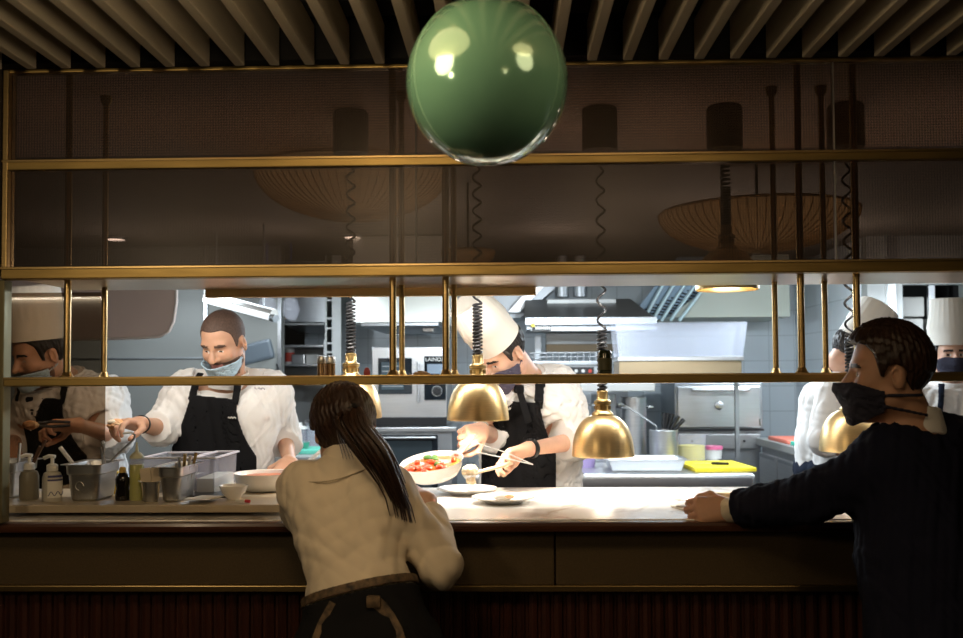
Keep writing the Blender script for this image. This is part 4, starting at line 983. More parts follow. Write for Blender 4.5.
for py in (300, 318, 328, 343, 352): b = B(); z = P(330, py, Y).z; b.span(x0 + .012, xm, Y, Y + .38, z - .008, z + .004); b.build('shelf', STEELW, t, False)
b = B(); b.span(x0 + .012, xm, Y + .36, Y + .379, 0, 2.36); b.build('back', DARK, t, False)
# bagged item hanging, ceiling tube light
tl0, tl1 = P(205, 300, 5.6), P(273, 318, 5.2)
t = thing('tube_light', tl0, 'slanted fluorescent tube light above the unhatted chef', 'light')
b = B(); b.tube([tl0, tl1], .018, 12); b.build('tube', mat('lit tube', (1, 1, 1), .4, emit=(.9, .97, 1), es=1.1), t)
b = B(); b.tube([tl0 + V((0, .03, .025)), tl1 + V((0, .03, .025))], .028, 8); b.build('housing', WPLAS, t)
b = B(); b.cyl(tl1 + (tl0 - tl1) * .02, tl1 + (tl1 - tl0) * .04, .022); b.build('end_cap', STEELD, t)
for f in (.15, .85): p = tl0 + (tl1 - tl0) * f + V((0, .03, .03)); b = B(); b.cyl(p, (p.x, p.y, 2.37), .006); b.build('hanger', STEELD, t)
for px, py, lab, dz in ((267, 306, 'clear plastic bag hanging by the end of the slanted tube light', 0), (291, 309, 'clear plastic bag with a blue knot in front of the back left wall cabinet', 1)):
    c = P(px, py, 6.0); t = thing('plastic_bag', c, lab, 'bag')
    F_ = Field([el(A(c), (.055, .04, .075)), rc(A(c) + (0, 0, .05), A(c) + (0, 0, .12), .025, .012, .03)], [folds(.006, 60, 3 + dz)])
    sdf_obj('bag', F_, .006, PLASC, t)
    b = B(); b.tube([c + V((0, 0, .11)), c + V((0, 0, 2.37 - c.z))], .003, 6); b.lathe([(.015, 0), (.018, .01), (.015, .02)], c + V((0, 0, .10)), n=14); b.build('tie', mat('blue tie', (.05, .06, .5), .5), t)
# --- pale pink hanging panel, top left
Y = 4.6
pts = [(-60, 270), (176, 270), (176, 302), (173, 322), (168, 332), (160, 336.5), (140, 338), (80, 339.5), (-60, 341)]
PK = [P(a, b_, Y) for a, b_ in pts]
t = thing('hanging_sheet', PK[4], 'broad pale pink panel with a rounded lower corner hanging at the upper left', 'panel')
b = B(); b.ext(PK, (0, .03, 0)); b.build('panel', PINKP, t, False)
b = B(); b.tube([P(a, b_, Y - .002) for a, b_ in pts[1:]], .007, 8); b.build('edge_bead', mat('pale bead', (.75, .66, .60), .5), t)
# --- bench behind the unhatted chef with green board and jars
zb = 1.03
t = thing('prep_bench', (P(290, 460, 5.7).x, 5.75, 0), 'steel prep bench behind the waitress with a green board and jars', 'bench')
x0, x1 = P(235, 455, 5.5).x, P(341, 455, 5.5).x
b = B(); b.span(x0, x1, 5.45, 6.15, zb - .04, zb, bev=.006); b.build('bench_top', STEELW, t, False)
b = B(); b.span(x0 + .03, x1 - .03, 5.50, 6.12, .05, zb - .04); b.build('cabinet', STEELD, t, False)
b = B(); b.span(x0, x1, 6.13, 6.15, zb, zb + .12); b.build('upstand', STEEL, t, False)
c = P(300, 450, 5.75); c.z = zb
tag(B().box(c + V((0, 0, .014)), (.40, .30, .026), None, .006).build('cutting_board', mat('mint board', (.12, .50, .38), .5), None, False), 'mint green cutting board on the bench behind the waitress', 'cutting board')
for i, (px, w, h, Y_, col, lab) in enumerate(((263, .055, .22, 5.6, None, 'tall milky plastic tub on the bench at the chef\'s bare elbow'), (284, .045, .16, 6.02, None, 'clear pot at the back of the bench, nearest the chef'), (299, .06, .13, 6.02, None, 'clear pot in the middle of the bench back row'), (313, .05, .17, 6.02, None, 'clear pot at the back of the bench, nearest the waitress'))):
    c = P(px, 450, Y_); c.z = zb; t = thing('storage_pot', c, lab, 'pot', 'pots on the prep bench')
    b = B(); b.lathe([(0, 0), (w * .85, 0), (w, h), (w * .95, h), (w * .8, .01), (0, .01)], c); b.build('pot', PLASC, t)
    b = B(); b.lathe([(0, h), (w * 1.06, h), (w * 1.06, h + .015), (w * .4, h + .02), (w * .3, h + .04), (0, h + .04)], c); b.build('lid', [STEEL, GLASSP, WPLAS, STEEL][i], t)
c = P(296, 441, 5.75); c.z = zb + .029
t = thing('green_dish', c, 'shallow dark green lidded dish standing on the mint board', 'dish'); b = B(); b.lathe([(0, 0), (.075, 0), (.085, .035), (0, .035)], c); b.build('dish', mat('bottle green', (.05, .26, .18), .3), t); b = B(); b.lathe([(0, .035), (.09, .035), (.088, .045), (0, .05)], c); b.build('lid', PLASC, t)
# tall equipment: dark scale hanging behind chef, hose
c = P(257, 352, 5.9); t = thing('wall_monitor', c, 'dark wall screen showing beside the unhatted chef\'s shoulder', 'monitor')
b = B(); b.box(c, (.21, .05, .13), Matrix.Rotation(math.radians(-14), 3, 'Y') , .02); b.build('screen_body', mat('slate plastic', (.07, .085, .10), .4), t, False)
b = B(); b.cyl(c + V((0, .02, 0)), (c.x, 6.2, c.z), .02); b.build('arm', BLACK, t)
c0 = [P(277, 364, 6.185), P(278, 370, 6.16), P(279, 385, 6.15), P(278, 400, 6.16), P(275, 408, 6.185)]
o = tag(B().tube(c0, .009, 8).build('black_hose', BLACK, None), 'black hose hanging down the grey wall by the trim strip', 'hose')
# right: niche shelves with boxes
t = thing('niche_rack', (2.72, 6.25, 0), 'dark recessed steel rack stacked with white boxes behind the suited man', 'rack')
for z in (.6, 1.0, 1.4, 1.72): b = B(); b.span(2.525, 2.915, 6.12, 6.44, z - .02, z); b.build('shelf', STEELD, t, False)
b = B(); b.span(2.72, 2.76, 6.08, 6.11, 0, 2.06); b.build('upright', STEEL, t, False)
for i, (x, z) in enumerate(((2.63, 1.72), (2.83, 1.72), (2.64, 1.86))):
    tag(B().span(x - .075, x + .075, 6.13, 6.38, z + .001, z + .13, bev=.01).build('storage_box', WPLAS, None, False), ['white box on the niche shelf, under another box', 'white box on the niche shelf beside the steel upright', 'white box stacked on top of another in the dark niche'][i], 'box')
b = B(); b.span(2.42, 2.47, 5.98, 6.0, 0, 2.37); struct(b.build('trim_5', STEEL, None, False)); b = B(); b.span(2.95, 2.99, 5.98, 6.0, 0, 2.37); struct(b.build('trim_6', BLACK, None, False))
# things standing on the brass shelf
zs = P(480, 384, 2.5).z + .0165
for i, (px, lab) in enumerate(((321.5, 'brown steel shaker on the brass shelf, farther from the lamp neck'), (330, 'brown steel shaker on the brass shelf, nearer the lamp neck'))):
    c = P(px, 372, 2.78 + .03 * i); c.z = zs; R = .0125 if i == 0 else .016; t = thing('shaker', c, lab, 'shaker', 'shakers on the brass shelf')
    b = B(); b.lathe([(0, 0), (R, 0), (R, .045), (0, .045)], c, n=24); b.build('glass', mat('bronze reflecting steel', (.45, .30, .18), .25, .9), t); b = B(); b.lathe([(R, .045), (R * 1.06, .046), (R * 1.06, .060), (R * .9, .066), (0, .068)], c, n=24); b.build('cap', STEEL, t)
c = P(605, 372, 2.75); c.z = zs; t = thing('dark_bottle', c, 'dark green bottle standing on the brass shelf before the lowest lamp cord', 'bottle')
b = B(); b.lathe([(0, 0), (.020, 0), (.021, .006), (.021, .068), (.016, .078), (.0, .080)], c, n=28); b.build('bottle', mat('dark green glass', (.012, .018, .006), .1, coat=.5), t); b = B(); b.lathe([(.0212, .02), (.0214, .02), (.0214, .055), (.0212, .055)], c, n=28); b.build('label', mat('dull bottle label', (.05, .05, .02), .5), t)
c = P(367, 372, 2.7); c.z = zs; t = tag(B().ball(c + V((0, 0, .016)), (.010, .010, .016)).build('red_jar', mat('red skin', (.45, .07, .07), .4), None), 'small rounded red jar on the brass shelf next to the lamp neck', 'jar')
c = P(381, 372, 2.72); c.z = zs; t = tag(B().box(c + V((0, 0, .005)), (.05, .05, .010), None, .003).build('green_cloth', mat('green cloth', (.10, .30, .10), .8), None), 'folded green cloth lying on the brass shelf left of the posts', 'cloth')
c = P(422, 372, 2.72); c.z = zs; f_ = Field([el(A(c) + (0, 0, .008), (.024, .02, .010))], [folds(.004, 160, 9)]); t = thing('crumpled_cloth', c, 'small crumpled brown cloth on the brass shelf between the posts', 'cloth'); sdf_obj('cloth', f_, .003, mat('tan cloth', (.36, .22, .10), .8), t)
# ------------------------------------------------------------------ things on the pass
ZB = ZC + .034
xr_ = P(283, 510, 2.62).x
b = B(); b.span(-1.47, xr_, 2.60, 3.16, ZC + .012, ZB, bev=.004)
for x in (-1.3, -.75): b.span(x - .02, x + .02, 2.7, 3.1, ZC, ZC + .012)
o = tag(b.build('serving_board', mat('cream worktop board', (.42, .35, .25), .4, noise=.08, nscale=6), None, False), 'long cream raised board along the left half of the pass', 'board')
def onb(px, Y): c = P(px, 500, Y); c.z = ZB; return c
def onc(px, py): return PZ(px, py, ZC)
def pump(px, Y, lab, m, lm):
    c = onb(px, Y); t = thing('pump_bottle', c, lab, 'bottle', 'pump bottles on the cream board')
    E = lambda a, z: 1
    b = B(); n = 32; prof = [(0, 0), (.026, 0), (.029, .006), (.029, .068), (.024, .082), (.012, .088), (.012, .092), (0, .092)]
    b.lathe(prof, c, n=n, fn=lambda a, z: 1 - .18 * abs(math.sin(a)) if True else 1); b.build('bottle', m, t)
    b = B(); b.lathe([(0, .088), (.0155, .088), (.0155, .104), (.010, .108), (0, .108)], c); cp = b.build('cap', WPLAS, t)
    b = B(); b.cyl(c + V((0, 0, .106)), c + V((0, 0, .128)), .005); b.tube([c + V((.008, 0, .128)), c + V((-.010, 0, .130)), c + V((-.024, -.004, .124))], .0055, 8); b.build('pump', WPLAS, cp)
    if lm:
        b = B(); pr = []
        for z0_, z1_, nm, mm in ((.012, .060, 'label', PAPER), (.060, .076, 'label_band', mat('navy print', (.05, .05, .16), .5))):
            b = B(); vs = []
            for z in (z0_, z1_):
                vs.append([b.bm.verts.new(c + V((math.cos(a) * .0296 * (1 - .18 * abs(math.sin(a))) * (1 if z < .07 else .93), math.sin(a) * .0296 * (1 - .18 * abs(math.sin(a))) * (1 if z < .07 else .93), z))) for a in [math.radians(d) for d in range(-95, 20, 8)]])
            for i in range(len(vs[0]) - 1): b.bm.faces.new((vs[0][i], vs[0][i + 1], vs[1][i + 1], vs[1][i]))
            b.build(nm, mm, t)
        b = B(); b.tube([c + V((math.cos(a) * .0302 * (1 - .18 * abs(math.sin(a))), math.sin(a) * .0302 * (1 - .18 * abs(math.sin(a))), .024 + .006 * math.sin(a * 9))) for a in [math.radians(d) for d in range(-90, 10, 6)]], .0011, 5); b.build('printed_scroll', mat('navy print', (.05, .05, .16), .5), t)
MILK = mat('milky bottle plastic', (.52, .49, .42), .35)
pump(52, 2.68, 'white pump bottle with a navy topped label, beside the steel pan of utensils', MILK, True)
pump(29, 2.72, 'dim pump bottle without a label, closest to the bronze upright', mat('plastic with painted dimness', (.20, .18, .13), .35), False)  # duplicate bottle for a reflection, its dimness put into the colour
def gastro(px, Y, w, d, h, lab, fl=.014):
    c = onb(px, Y); t = thing('steel_pan', c, lab, 'pan', 'steel pans on the cream board')
    def ring(z, hw, hd, r):
        pts = []
        for sx, sy, a0 in ((1, -1, -90), (1, 1, 0), (-1, 1, 90), (-1, -1, 180)):
            for k in range(6):
                a = math.radians(a0 + k * 18); pts.append(c + V((sx * (hw - r) + r * math.cos(a), sy * (hd - r) + r * math.sin(a), z)))
        return pts
    b = B(); lv = [(0, w / 2 - .014, d / 2 - .014, .02), (.006, w / 2 - .008, d / 2 - .008, .02), (h - .03, w / 2 - .002, d / 2 - .002, .022), (h - .026, w / 2 + .002, d / 2 + .002, .022), (h - .002, w / 2 + .003, d / 2 + .003, .022), (h, w / 2 + fl, d / 2 + fl, .02), (h + .002, w / 2 + fl, d / 2 + fl, .02), (h, w / 2, d / 2, .02), (h - .03, w / 2 - .004, d / 2 - .004, .02), (.012, w / 2 - .012, d / 2 - .012, .02)]
    rs = [[b.bm.verts.new(p) for p in ring(*l)] for l in lv]; n = len(rs[0])
    for Ra, Rb in zip(rs, rs[1:]):
        for i in range(n): b.bm.faces.new((Ra[i], Ra[(i + 1) % n], Rb[(i + 1) % n], Rb[i]))
    b.bm.faces.new(list(reversed(rs[0]))); b.bm.faces.new(rs[-1]); b.build('pan', STEEL, t)
    return c, t
c, t = gastro(93, 2.74, .098, .15, .105, 'steel pan with a white spatula and tongs, next to the labelled pump bottle')
b = B(); b.tube([c + V((-.006 + .012 * math.cos(a), -.076, .045 + .012 * math.sin(a))) for a in [i / 8 * 4.6 for i in range(9)]], .0016, 5); b.build('stamped_mark', STEELW, t)
def stick(name, lab, cat, base, tip, r, m, extra=None, grp=None):
    t = thing(name, base, lab, cat, grp); b = B(); b.tube([base, base.lerp(tip, .5), tip], r, 8); b.build('handle', m, t); return t
k = c + V((0, 0, .012))
t = stick('spatula', 'white spatula leaning out of the steel pan to the left', 'spatula', k + V((.0, .02, 0)), P(60, 447, 2.72), .006, WPLAS)
b = B(); b.box(k + V((.003, .02, .02)), (.03, .006, .04), None, .002); b.build('blade', WPLAS, t)
t = thing('tongs', k + V((.025, .03, 0)), 'thin steel tongs standing upright in the steel pan', 'tongs')
for tip in ((104, 444), (101, 447)): b = B(); b.tube([k + V((.025, .03, 0)), P(tip[0], tip[1], 2.8)], .003, 6); b.build('arm', STEEL, t)
b = B(); b.ball(P(103, 443, 2.8), (.006, .006, .008)); b.build('hinge', STEEL, t)
t = thing('hooked_ladle', k + V((.03, .0, 0)), 'steel ladle with a hooked end leaning right out of the steel pan', 'ladle')
b = B(); b.tube([k + V((.01, .0, 0)), P(100, 471, 2.76), P(118, 454, 2.76), P(134, 439, 2.76), P(135, 435, 2.76), P(131, 432.5, 2.76), P(123, 433.5, 2.76)], .0032, 8); b.build('handle', STEEL, t); b = B(); b.ball(k + V((.01, 0, .012)), (.02, .02, .012)); b.build('bowl', STEEL, t)
c2, t = gastro(8, 2.80, .11, .15, .105, 'dim steel pan holding wooden spoons, behind the bronze upright')  # duplicate pan built in place of a reflection
kk = c2 + V((.02, 0, .012))
for i, (tip, m) in enumerate((((20, 443), STEEL), ((46, 440), mat('dark wood', (.10, .05, .025), .6)), ((40, 446), mat('dark wood', (.10, .05, .025), .6)))):
    t = stick(['steel_spoon', 'wooden_spoon', 'wooden_spoon'][i], ['thin steel spoon standing in the dim pan', 'dark wooden spoon leaning farthest right in the dim pan', 'dark wooden spoon in the middle of the dim pan'][i], 'spoon', kk + V((.006 * i, .01, 0)), P(tip[0], tip[1], 2.82), .004, m)
    b = B(); b.ball(kk + V((.006 * i, .01, .015)), (.014, .006, .014)); b.build('bowl', m, t)
c = onb(122.5, 2.70); t = thing('dark_sauce_bottle', c, 'small black sauce bottle with a gold cap between pan and oil bottle', 'bottle')
b = B(); b.lathe([(0, 0), (.019, 0), (.0205, .006), (.020, .022), (.0175, .034), (.020, .048), (.0205, .062), (.015, .074), (.009, .080), (0, .080)], c, n=28); b.build('bottle', mat('black sauce glass', (.008, .006, .005), .12, coat=.6), t)
b = B(); b.lathe([(0, .080), (.0095, .080), (.0095, .092), (.006, .096), (0, .096)], c); b.build('cap', mat('gold cap', (.65, .45, .12), .4), t)
c = onb(117, 2.86); t = thing('yellow_tub', c, 'small yellow tub half hidden behind the black sauce bottle', 'tub'); b = B(); b.lathe([(0, 0), (.022, 0), (.025, .06), (0, .06)], c); b.build('tub', mat('yellow tub', (.72, .50, .03), .4), t); b = B(); b.lathe([(0, .06), (.027, .06), (.027, .066), (0, .068)], c); b.build('lid', mat('yellow lid', (.60, .42, .03), .4), t)
c = onb(136.5, 2.70); t = thing('squeeze_bottle', c, 'clear squeeze bottle of green oil with a pointed nozzle', 'bottle')
b = B(); b.lathe([(0, 0), (.018, 0), (.0195, .004), (.0195, .102), (.0185, .104), (0, .104)], c, n=28); b.build('oil', OIL, t)
b = B(); b.lathe([(.0196, .102), (.0196, .122), (.018, .124)], c, n=28); b.lathe([(.0202, .0), (.0202, .12)], c, n=28); b.build('bottle', PLASC, t)
b = B(); b.lathe([(.0195, .120), (.0195, .128), (.012, .136), (.006, .140), (.0045, .148), (.0022, .168), (0, .168)], c, n=24); b.build('nozzle', mat('clouded nozzle', (.66, .66, .48), .4), t)
c = onb(150.5, 2.67); t = thing('steel_cup', c, 'small steel cup with side lugs holding folded paper', 'cup')
b = B(); b.lathe([(0, 0), (.019, 0), (.0205, .004), (.0215, .056), (.024, .058), (.0205, .058), (.0195, .006), (0, .006)], c, n=28); b.build('cup', STEEL, t)
for sx in (-1, 1): b = B(); b.box(c + V((sx * .028, 0, .057)), (.014, .012, .003), Matrix.Rotation(-.3 * sx, 3, 'Y'), .001); b.build('lug', STEEL, t)
for i, (dx, a, lab) in enumerate(((-.006, -.12, 'cream paper sleeve in the steel cup, leaning left'), (.006, .10, 'cream paper sleeve in the steel cup, leaning right'))):
    q = c + V((dx, .004 * i, .007)); R_ = Matrix.Rotation(a, 3, 'Y'); b = B(); b.box(q + R_ @ V((0, 0, .045)), (.030, .004, .088), R_); tag(b.build('paper_sleeve', mat('cream paper', (.66, .56, .42), .8), None, False), lab, 'paper')
c, t = gastro(178.5, 2.72, .066, .16, .100, 'tall steel pan full of cutlery in front of the milky plastic tubs')
for i in range(6):
    q = c + V((.008 + .006 * (i % 3), -.01 + .02 * (i // 3), .013)); tip = q + V((.004 + .007 * (i % 3), -.02 + .01 * i, .112 + .006 * (i % 2)))
    t = thing('spoon', q, 'steel spoon handle standing in the tall pan of cutlery', 'spoon', 'spoons in the tall steel pan'); b = B(); b.tube([q, q.lerp(tip, .5), tip], .0035, 6, rf=lambda f: .7 + .8 * f); b.build('handle', [STEEL, BRASSD][i % 2], t); b = B(); b.ball(q + V((0, 0, .012)), (.008, .004, .012)); b.build('bowl', STEEL, t)
def tub(x0, x1, y0, y1, ptop, pbot, lab, lid):
    p, q = P(x0, 490, y0), P(x1, 490, y0); h = P(x0, ptop, y0).z - ZB; c = V(((p.x + q.x) / 2, (y0 + y1) / 2, ZB)); w = q.x - p.x; d = y1 - y0
    t = thing('plastic_tub', c, lab, 'tub', 'milky tubs on the cream board'); b = B(); th = .003
    for s_ in (-1, 1):
        b.ext([c + V((s_ * w * .46, -d * .46, 0)), c + V((s_ * w * .46, d * .46, 0)), c + V((s_ * w / 2, d / 2, h)), c + V((s_ * w / 2, -d / 2, h))], (-s_ * th, 0, 0)); b.ext([c + V((-w * .46, s_ * d * .46, 0)), c + V((w * .46, s_ * d * .46, 0)), c + V((w / 2, s_ * d / 2, h)), c + V((-w / 2, s_ * d / 2, h))], (0, -s_ * th, 0))
    b.box(c + V((0, 0, .002)), (w * .92, d * .92, .003)); b.build('tub', PLASC, t, False)
    b = B()
    for s_ in (-1, 1): b.box(c + V((s_ * (w / 2 + .003), 0, h)), (.010, d + .012, .006), None, .002); b.box(c + V((0, s_ * (d / 2 + .003), h)), (w + .012, .010, .006), None, .002)
    b.build('rim', mat('lilac rim plastic', (.66, .64, .70), .4), t, False)
    b = B(); b.box(c + V((0, 0, h * .22)), (w * .84, d * .84, h * .40)); b.build('contents', mat('pale chopped filling', (.48, .50, .44), .7), t, False)
    return t
tub(143, 190, 2.86, 3.06, 458, 500, 'wide milky plastic tub behind the oil bottle and steel cup', 0)
tub(193, 214, 2.82, 3.06, 458, 500, 'narrow milky plastic tub right of the cutlery pan', 1)
b = B(); c = onb(212, 2.86); b.box(c + V((.02, -.06, .003)), (.15, .10, .005), None, .002); tag(b.build('black_mat', BLACK, None, False), 'small black mat in front of the narrow milky tub', 'mat')
for i, (px, Y_, a) in enumerate(((203, 2.665, .2), (209, 2.69, -.25), (199, 2.64, -.05))):
    c = onb(px, Y_); tag(B().box(c + V((0, 0, .009 + .0016 * i)), (.075, .05, .0012), Matrix.Rotation(a, 3, 'Z')).build('order_slip', PAPER, None, False), ['white order slip at the bottom of the small heap before the mat', 'white order slip in the middle of the heap, turned toward the bowl', 'white order slip on top of the heap, nearest the steel pan'][i], 'paper')
c = onb(233.5, 2.72); t = thing('small_bowl', c, 'small white bowl at the end of the cream board before the sauté pan', 'bowl')
b = B(); b.lathe([(0, 0), (.018, 0), (.020, .004), (.034, .020), (.0415, .040), (.0395, .040), (.032, .022), (.018, .008), (0, .007)], c, n=40); b.build('bowl', WHITE, t); b = B(); b.lathe([(0, .012), (.022, .013), (0, .018)], c); b.build('contents', mat('pale cream', (.7, .66, .55), .6), t)
c = onb(242, 2.64); t = thing('marker_pen', c, 'white marker pen with a red end lying before the small bowl', 'pen'); d = V((.9, -.35, 0)).normalized(); b = B(); b.cyl(c + V((0, 0, .005)) - d * .02, c + V((0, 0, .005)) + d * .012, .004); b.build('barrel', WPLAS, t); b = B(); b.cyl(c + V((0, 0, .005)) + d * .012, c + V((0, 0, .005)) + d * .026, .0045); b.build('cap', mat('red cap', (.60, .05, .06), .4), t)
def pan(c, R, h, tilt, hdir, hl, name, lab, food, hz=.03, base=True):
    """sauté pan with its opening tilted by a rotation matrix"""
    ax = tilt @ V((0, 0, 1)); t = thing(name, c, lab, 'pan')
    b = B(); b.lathe([(0, 0), (R * .62, 0), (R * .80, h * .16), (R * .93, h * .5), (R, h), (R * 1.015, h * 1.03), (R * .985, h * 1.0), (R * .91, h * .52), (R * .77, h * .22), (R * .6, .008), (0, .008)], c, ax, 56); b.build('pan_body', WHITE, t)
    hd = (tilt @ V(hdir)).normalized(); p0 = c + ax * h * .8 + hd * R * .95
    e = (hd + ax * hz).normalized(); sd = e.cross(ax).normalized()
    b = B(); b.ext([p0 - sd * .014, p0 + sd * .014, p0 + e * hl + sd * .010, p0 + e * hl - sd * .010], ax * .007); b.build('handle', STEELW, t, False)
    return t, ax, h, p0, e
c = onb(266, 2.92)
t, ax, h, p0, e = pan(c, .098, .055, Matrix.Identity(3), (.75, .5, 0), .14, 'saute_pan', 'white sauté pan of orange sauce on the cream board', None, .75)
b = B(); b.lathe([(0, h * .88), (.06, h * .88), (.091, h * .80), (0, h * .7)], c, n=40); b.build('sauce', SAUCE, t)
PAN_H1 = p0 + e * .10
# plates
for px, py, R, lab in ((467, 491.5, .100, 'white plate nearest the ladle, half behind the other plate'), (503, 500.5, .096, 'white plate with a small portion of food at the front of the pass')):
    c = onc(px, py + 2); t = thing('dinner_plate', c, lab, 'plate', 'plates on the pass')
    b = B(); b.lathe([(0, 0), (R * .55, 0), (R * .60, .004), (R, .016), (R * 1.0, .019), (R * .62, .008), (R * .55, .006), (0, .006)], c, n=56); b.build('plate', WHITE, t)
    if px > 480:
        b = B(); b.ball(c + V((.0, .005, .016)), (.030, .024, .012)); b.build('mash', mat('white mash', (.78, .74, .64), .7), t); b = B(); b.ball(c + V((.02, -.012, .020)), (.016, .010, .006)); b.build('seared_piece', FOODO, t)
    else:
        b = B(); b.ball(c + V((.03, .0, .012)), (.030, .022, .008)); b.build('mash', mat('white mash', (.78, .74, .64), .7), t)
# tongs, napkin and tray strip near the man's hand
c = onc(690, 503)
t = thing('serving_tongs', c, 'steel serving tongs under the suited man\'s hand', 'tongs')
for (ax_, ay_), (bx_, by_) in (((676, 500), (712, 509)), ((680, 498), (716, 506))):
    p0, p1 = onc(ax_, ay_), onc(bx_, by_); b = B(); b.tube([p0 + V((0, 0, .006)), p0.lerp(p1, .5) + V((0, 0, .013)), p1 + V((0, 0, .008))], .004, 8); b.build('arm', STEEL, t)
for px, py in ((678, 500), (682, 498)): b = B(); b.ball(onc(px, py) + V((0, 0, .006)), (.010, .008, .004)); b.build('tip', STEEL, t)
b = B(); q = onc(698, 508); b.box(q + V((0, 0, .003)), (.13, .09, .004), Matrix.Rotation(.3, 3, 'Z')); b.box(q + V((-.01, .01, .0068)), (.10, .07, .003), Matrix.Rotation(-.2, 3, 'Z')); tag(b.build('napkin', PAPER, None, False), 'folded white napkin on the pass beneath the tongs', 'napkin')
q = onc(765, 497); b = B(); b.box(q + V((.03, 0, .008)), (.42, .035, .016), Matrix.Rotation(.02, 3, 'Z'), .003); tag(b.build('wooden_strip', mat('pale oak', (.62, .45, .25), .5), None, False), 'pale wooden strip lying on the pass behind the suited man\'s sleeve', 'wood strip')
# ------------------------------------------------------------------ the people
def up_of(f, pitch_up=None): return None
def dirv(yaw_deg, pitch_deg):
    """look direction: yaw 0 = toward the camera (-Y), + = toward picture left (-X); pitch + = down"""
    a, b = math.radians(yaw_deg), math.radians(pitch_deg); return (-math.sin(a) * math.cos(b), -math.cos(a) * math.cos(b), -math.sin(b))
def upv(yaw_deg, pitch_deg, roll=0):
    a, b = math.radians(yaw_deg), math.radians(pitch_deg); f = V(dirv(yaw_deg, pitch_deg)); u = V((-math.sin(a) * math.sin(b), -math.cos(a) * math.sin(b), math.cos(b)))
    return Quaternion(f, math.radians(roll)) @ u
SHORT = dict(m=HAIRD, th=.007)
# 1 --- unhatted chef, left of the middle
L1 = (14, 27)
c1, TF1, HF1, JF1 = person(dict(label='chef with cropped hair, lowered blue mask and black apron, holding food over the pass', s=.935, res=.0042,
    head=P(224, 342, 3.36), look=dirv(*L1), hup=upv(*L1), neck=P(229, 378, 3.46), chest=P(227, 408, 3.49), pelvis=P(222, 507, 3.54), fwd=(-.12, -1, 0), gaze=(-.001, -.004),
    sh=(P(271, 392, 3.50), P(187, 392, 3.47)), el=(P(284, 437, 3.63), P(161, 428, 3.40)), wr=(P(290, 463, 3.42), P(139, 424, 3.18)),
    hand=(dict(d=(-.10, -.75, -.35), n=(-.4, .3, -.9), curl=.75, thumb=.7), dict(d=(-.35, -.9, .1), n=(.1, -.25, -1), curls=[.55, .75, .85, .9], thumb=.9)),
    lid=.001, top=dict(t=(.34, .30), i=.012, ai=.006, cuffr=.038, fa=.0055, fs=62, seed=5, hem=-.10, vee=.12), skin=SKINT, beard=True, brow=HAIRS,
    collar=True, apron=dict(top=.045, w0=.088, w1=.165, u1=-.16, sx=(.080, .062), sw=.013),
    hair=dict(m=HAIRS, th=.0028, z0=.012, peak=-.006, rough=.0003), mask=dict(m=MASKB, top=-.050, side=-.052, bot=-.122, rise=.03, off=.008, bs=-.1, yb=-.03, yb2=-.02, y0=.02)))
# bracelet and name marks
def band(px, py, Y, ax, r, w, m, name, par):
    c = P(px, py, Y); b = B(); b.lathe([(r, -w), (r + .003, -w), (r + .003, w), (r, w), (r, -w)], c, ax, 32); return b.build(name, m, par)
ew = P(139, 424, 3.18) - P(161, 428, 3.40); q = P(139, 424, 3.18) - ew * .10
b = B(); b.lathe([(.029, -.004), (.032, -.004), (.032, .004), (.029, .004), (.029, -.004)], q, ew, 28); b.build('bracelet', BLACK, c1)
for name, x0, x1, py, m, th in (('embroidery', 254, 265, 388.5, mat('grey thread', (.22, .2, .26), .8), .0012), ('apron_logo', 229, 237, 417.5, WPLAS, .0013)):
    pts = []
    for k in range(26):
        px = x0 + (x1 - x0) * k / 25; h = hit(JF1, px, py + .9 * math.sin(k * 1.9) - .5 * math.sin(k * .7), 3.0, 3.6)
        if h is not None: pts.append(h + V((0, -.013 if name == 'apron_logo' else -.002, 0)))
    if len(pts) > 4: b = B(); b.tube(pts, th, 5); b.build(name, m, c1)
# food piece he holds
c = P(115, 426, 3.08)
t = thing('food_piece', c, 'browned piece of food held up by the unhatted chef', 'food')
sdf_obj('seared_side', Field([el(A(c), (.024, .016, .015), None, .01), el(A(c) + (.010, .004, .008), (.016, .014, .014), None, .015)], [folds(.003, 180, 4)]), .0025, FOODO, t)
b = B(); b.ball(c + V((-.006, -.004, .012)), (.018, .013, .010)); b.build('pale_top', mat('pale flesh', (.82, .70, .52), .5), t)
# 0 --- chef at the far left behind the guard
L0 = (38, 20)
c0, TF0, HF0, JF0 = person(dict(label='chef in a toque at the far left, blue mask lowered, holding black tongs', s=.95, res=.0045,
    head=P(40, 354, 3.40), look=dirv(*L0), hup=upv(*L0), neck=P(66, 378, 3.50), chest=P(74, 408, 3.55), pelvis=P(82, 505, 3.62), fwd=(-.45, -1, 0), gaze=(0, -.004),
    sh=(P(107, 396, 3.62), P(38, 398, 3.48)), el=(P(116, 436, 3.50), P(14, 440, 3.55)), wr=(P(78, 425, 3.24), P(10, 452, 3.30)),
    hand=(dict(d=(-.85, -.45, .02), n=(.15, -.35, -.9), curl=.7, thumb=.7), dict(d=(.3, -.9, -.2), n=(0, .2, -1), curl=.5)),
    lid=.001, top=dict(t=(.28, .28), i=.012, ai=.006, cuffr=.038, fa=.0055, fs=62, seed=15, hem=-.10), skin=SKINT, beard=True,
    apron=dict(top=.045, w0=.085, w1=.165, u1=-.16, sx=(.080, .062)), hair=SHORT, mask=dict(m=MASKB, top=-.048, side=-.052, bot=-.122, rise=.03, off=.008, y0=.02, yb=-.03), toque=dict(m=PAPER, h=.20, r0=.094, r1=.094, z=.052, tilt=-.22)))
t = thing('black_tongs', P(60, 424, 3.16), 'black tongs gripping a browned morsel, held by the chef at the far left', 'tongs')
h0, h1 = P(70, 424, 3.14), P(38, 424.5, 3.06)
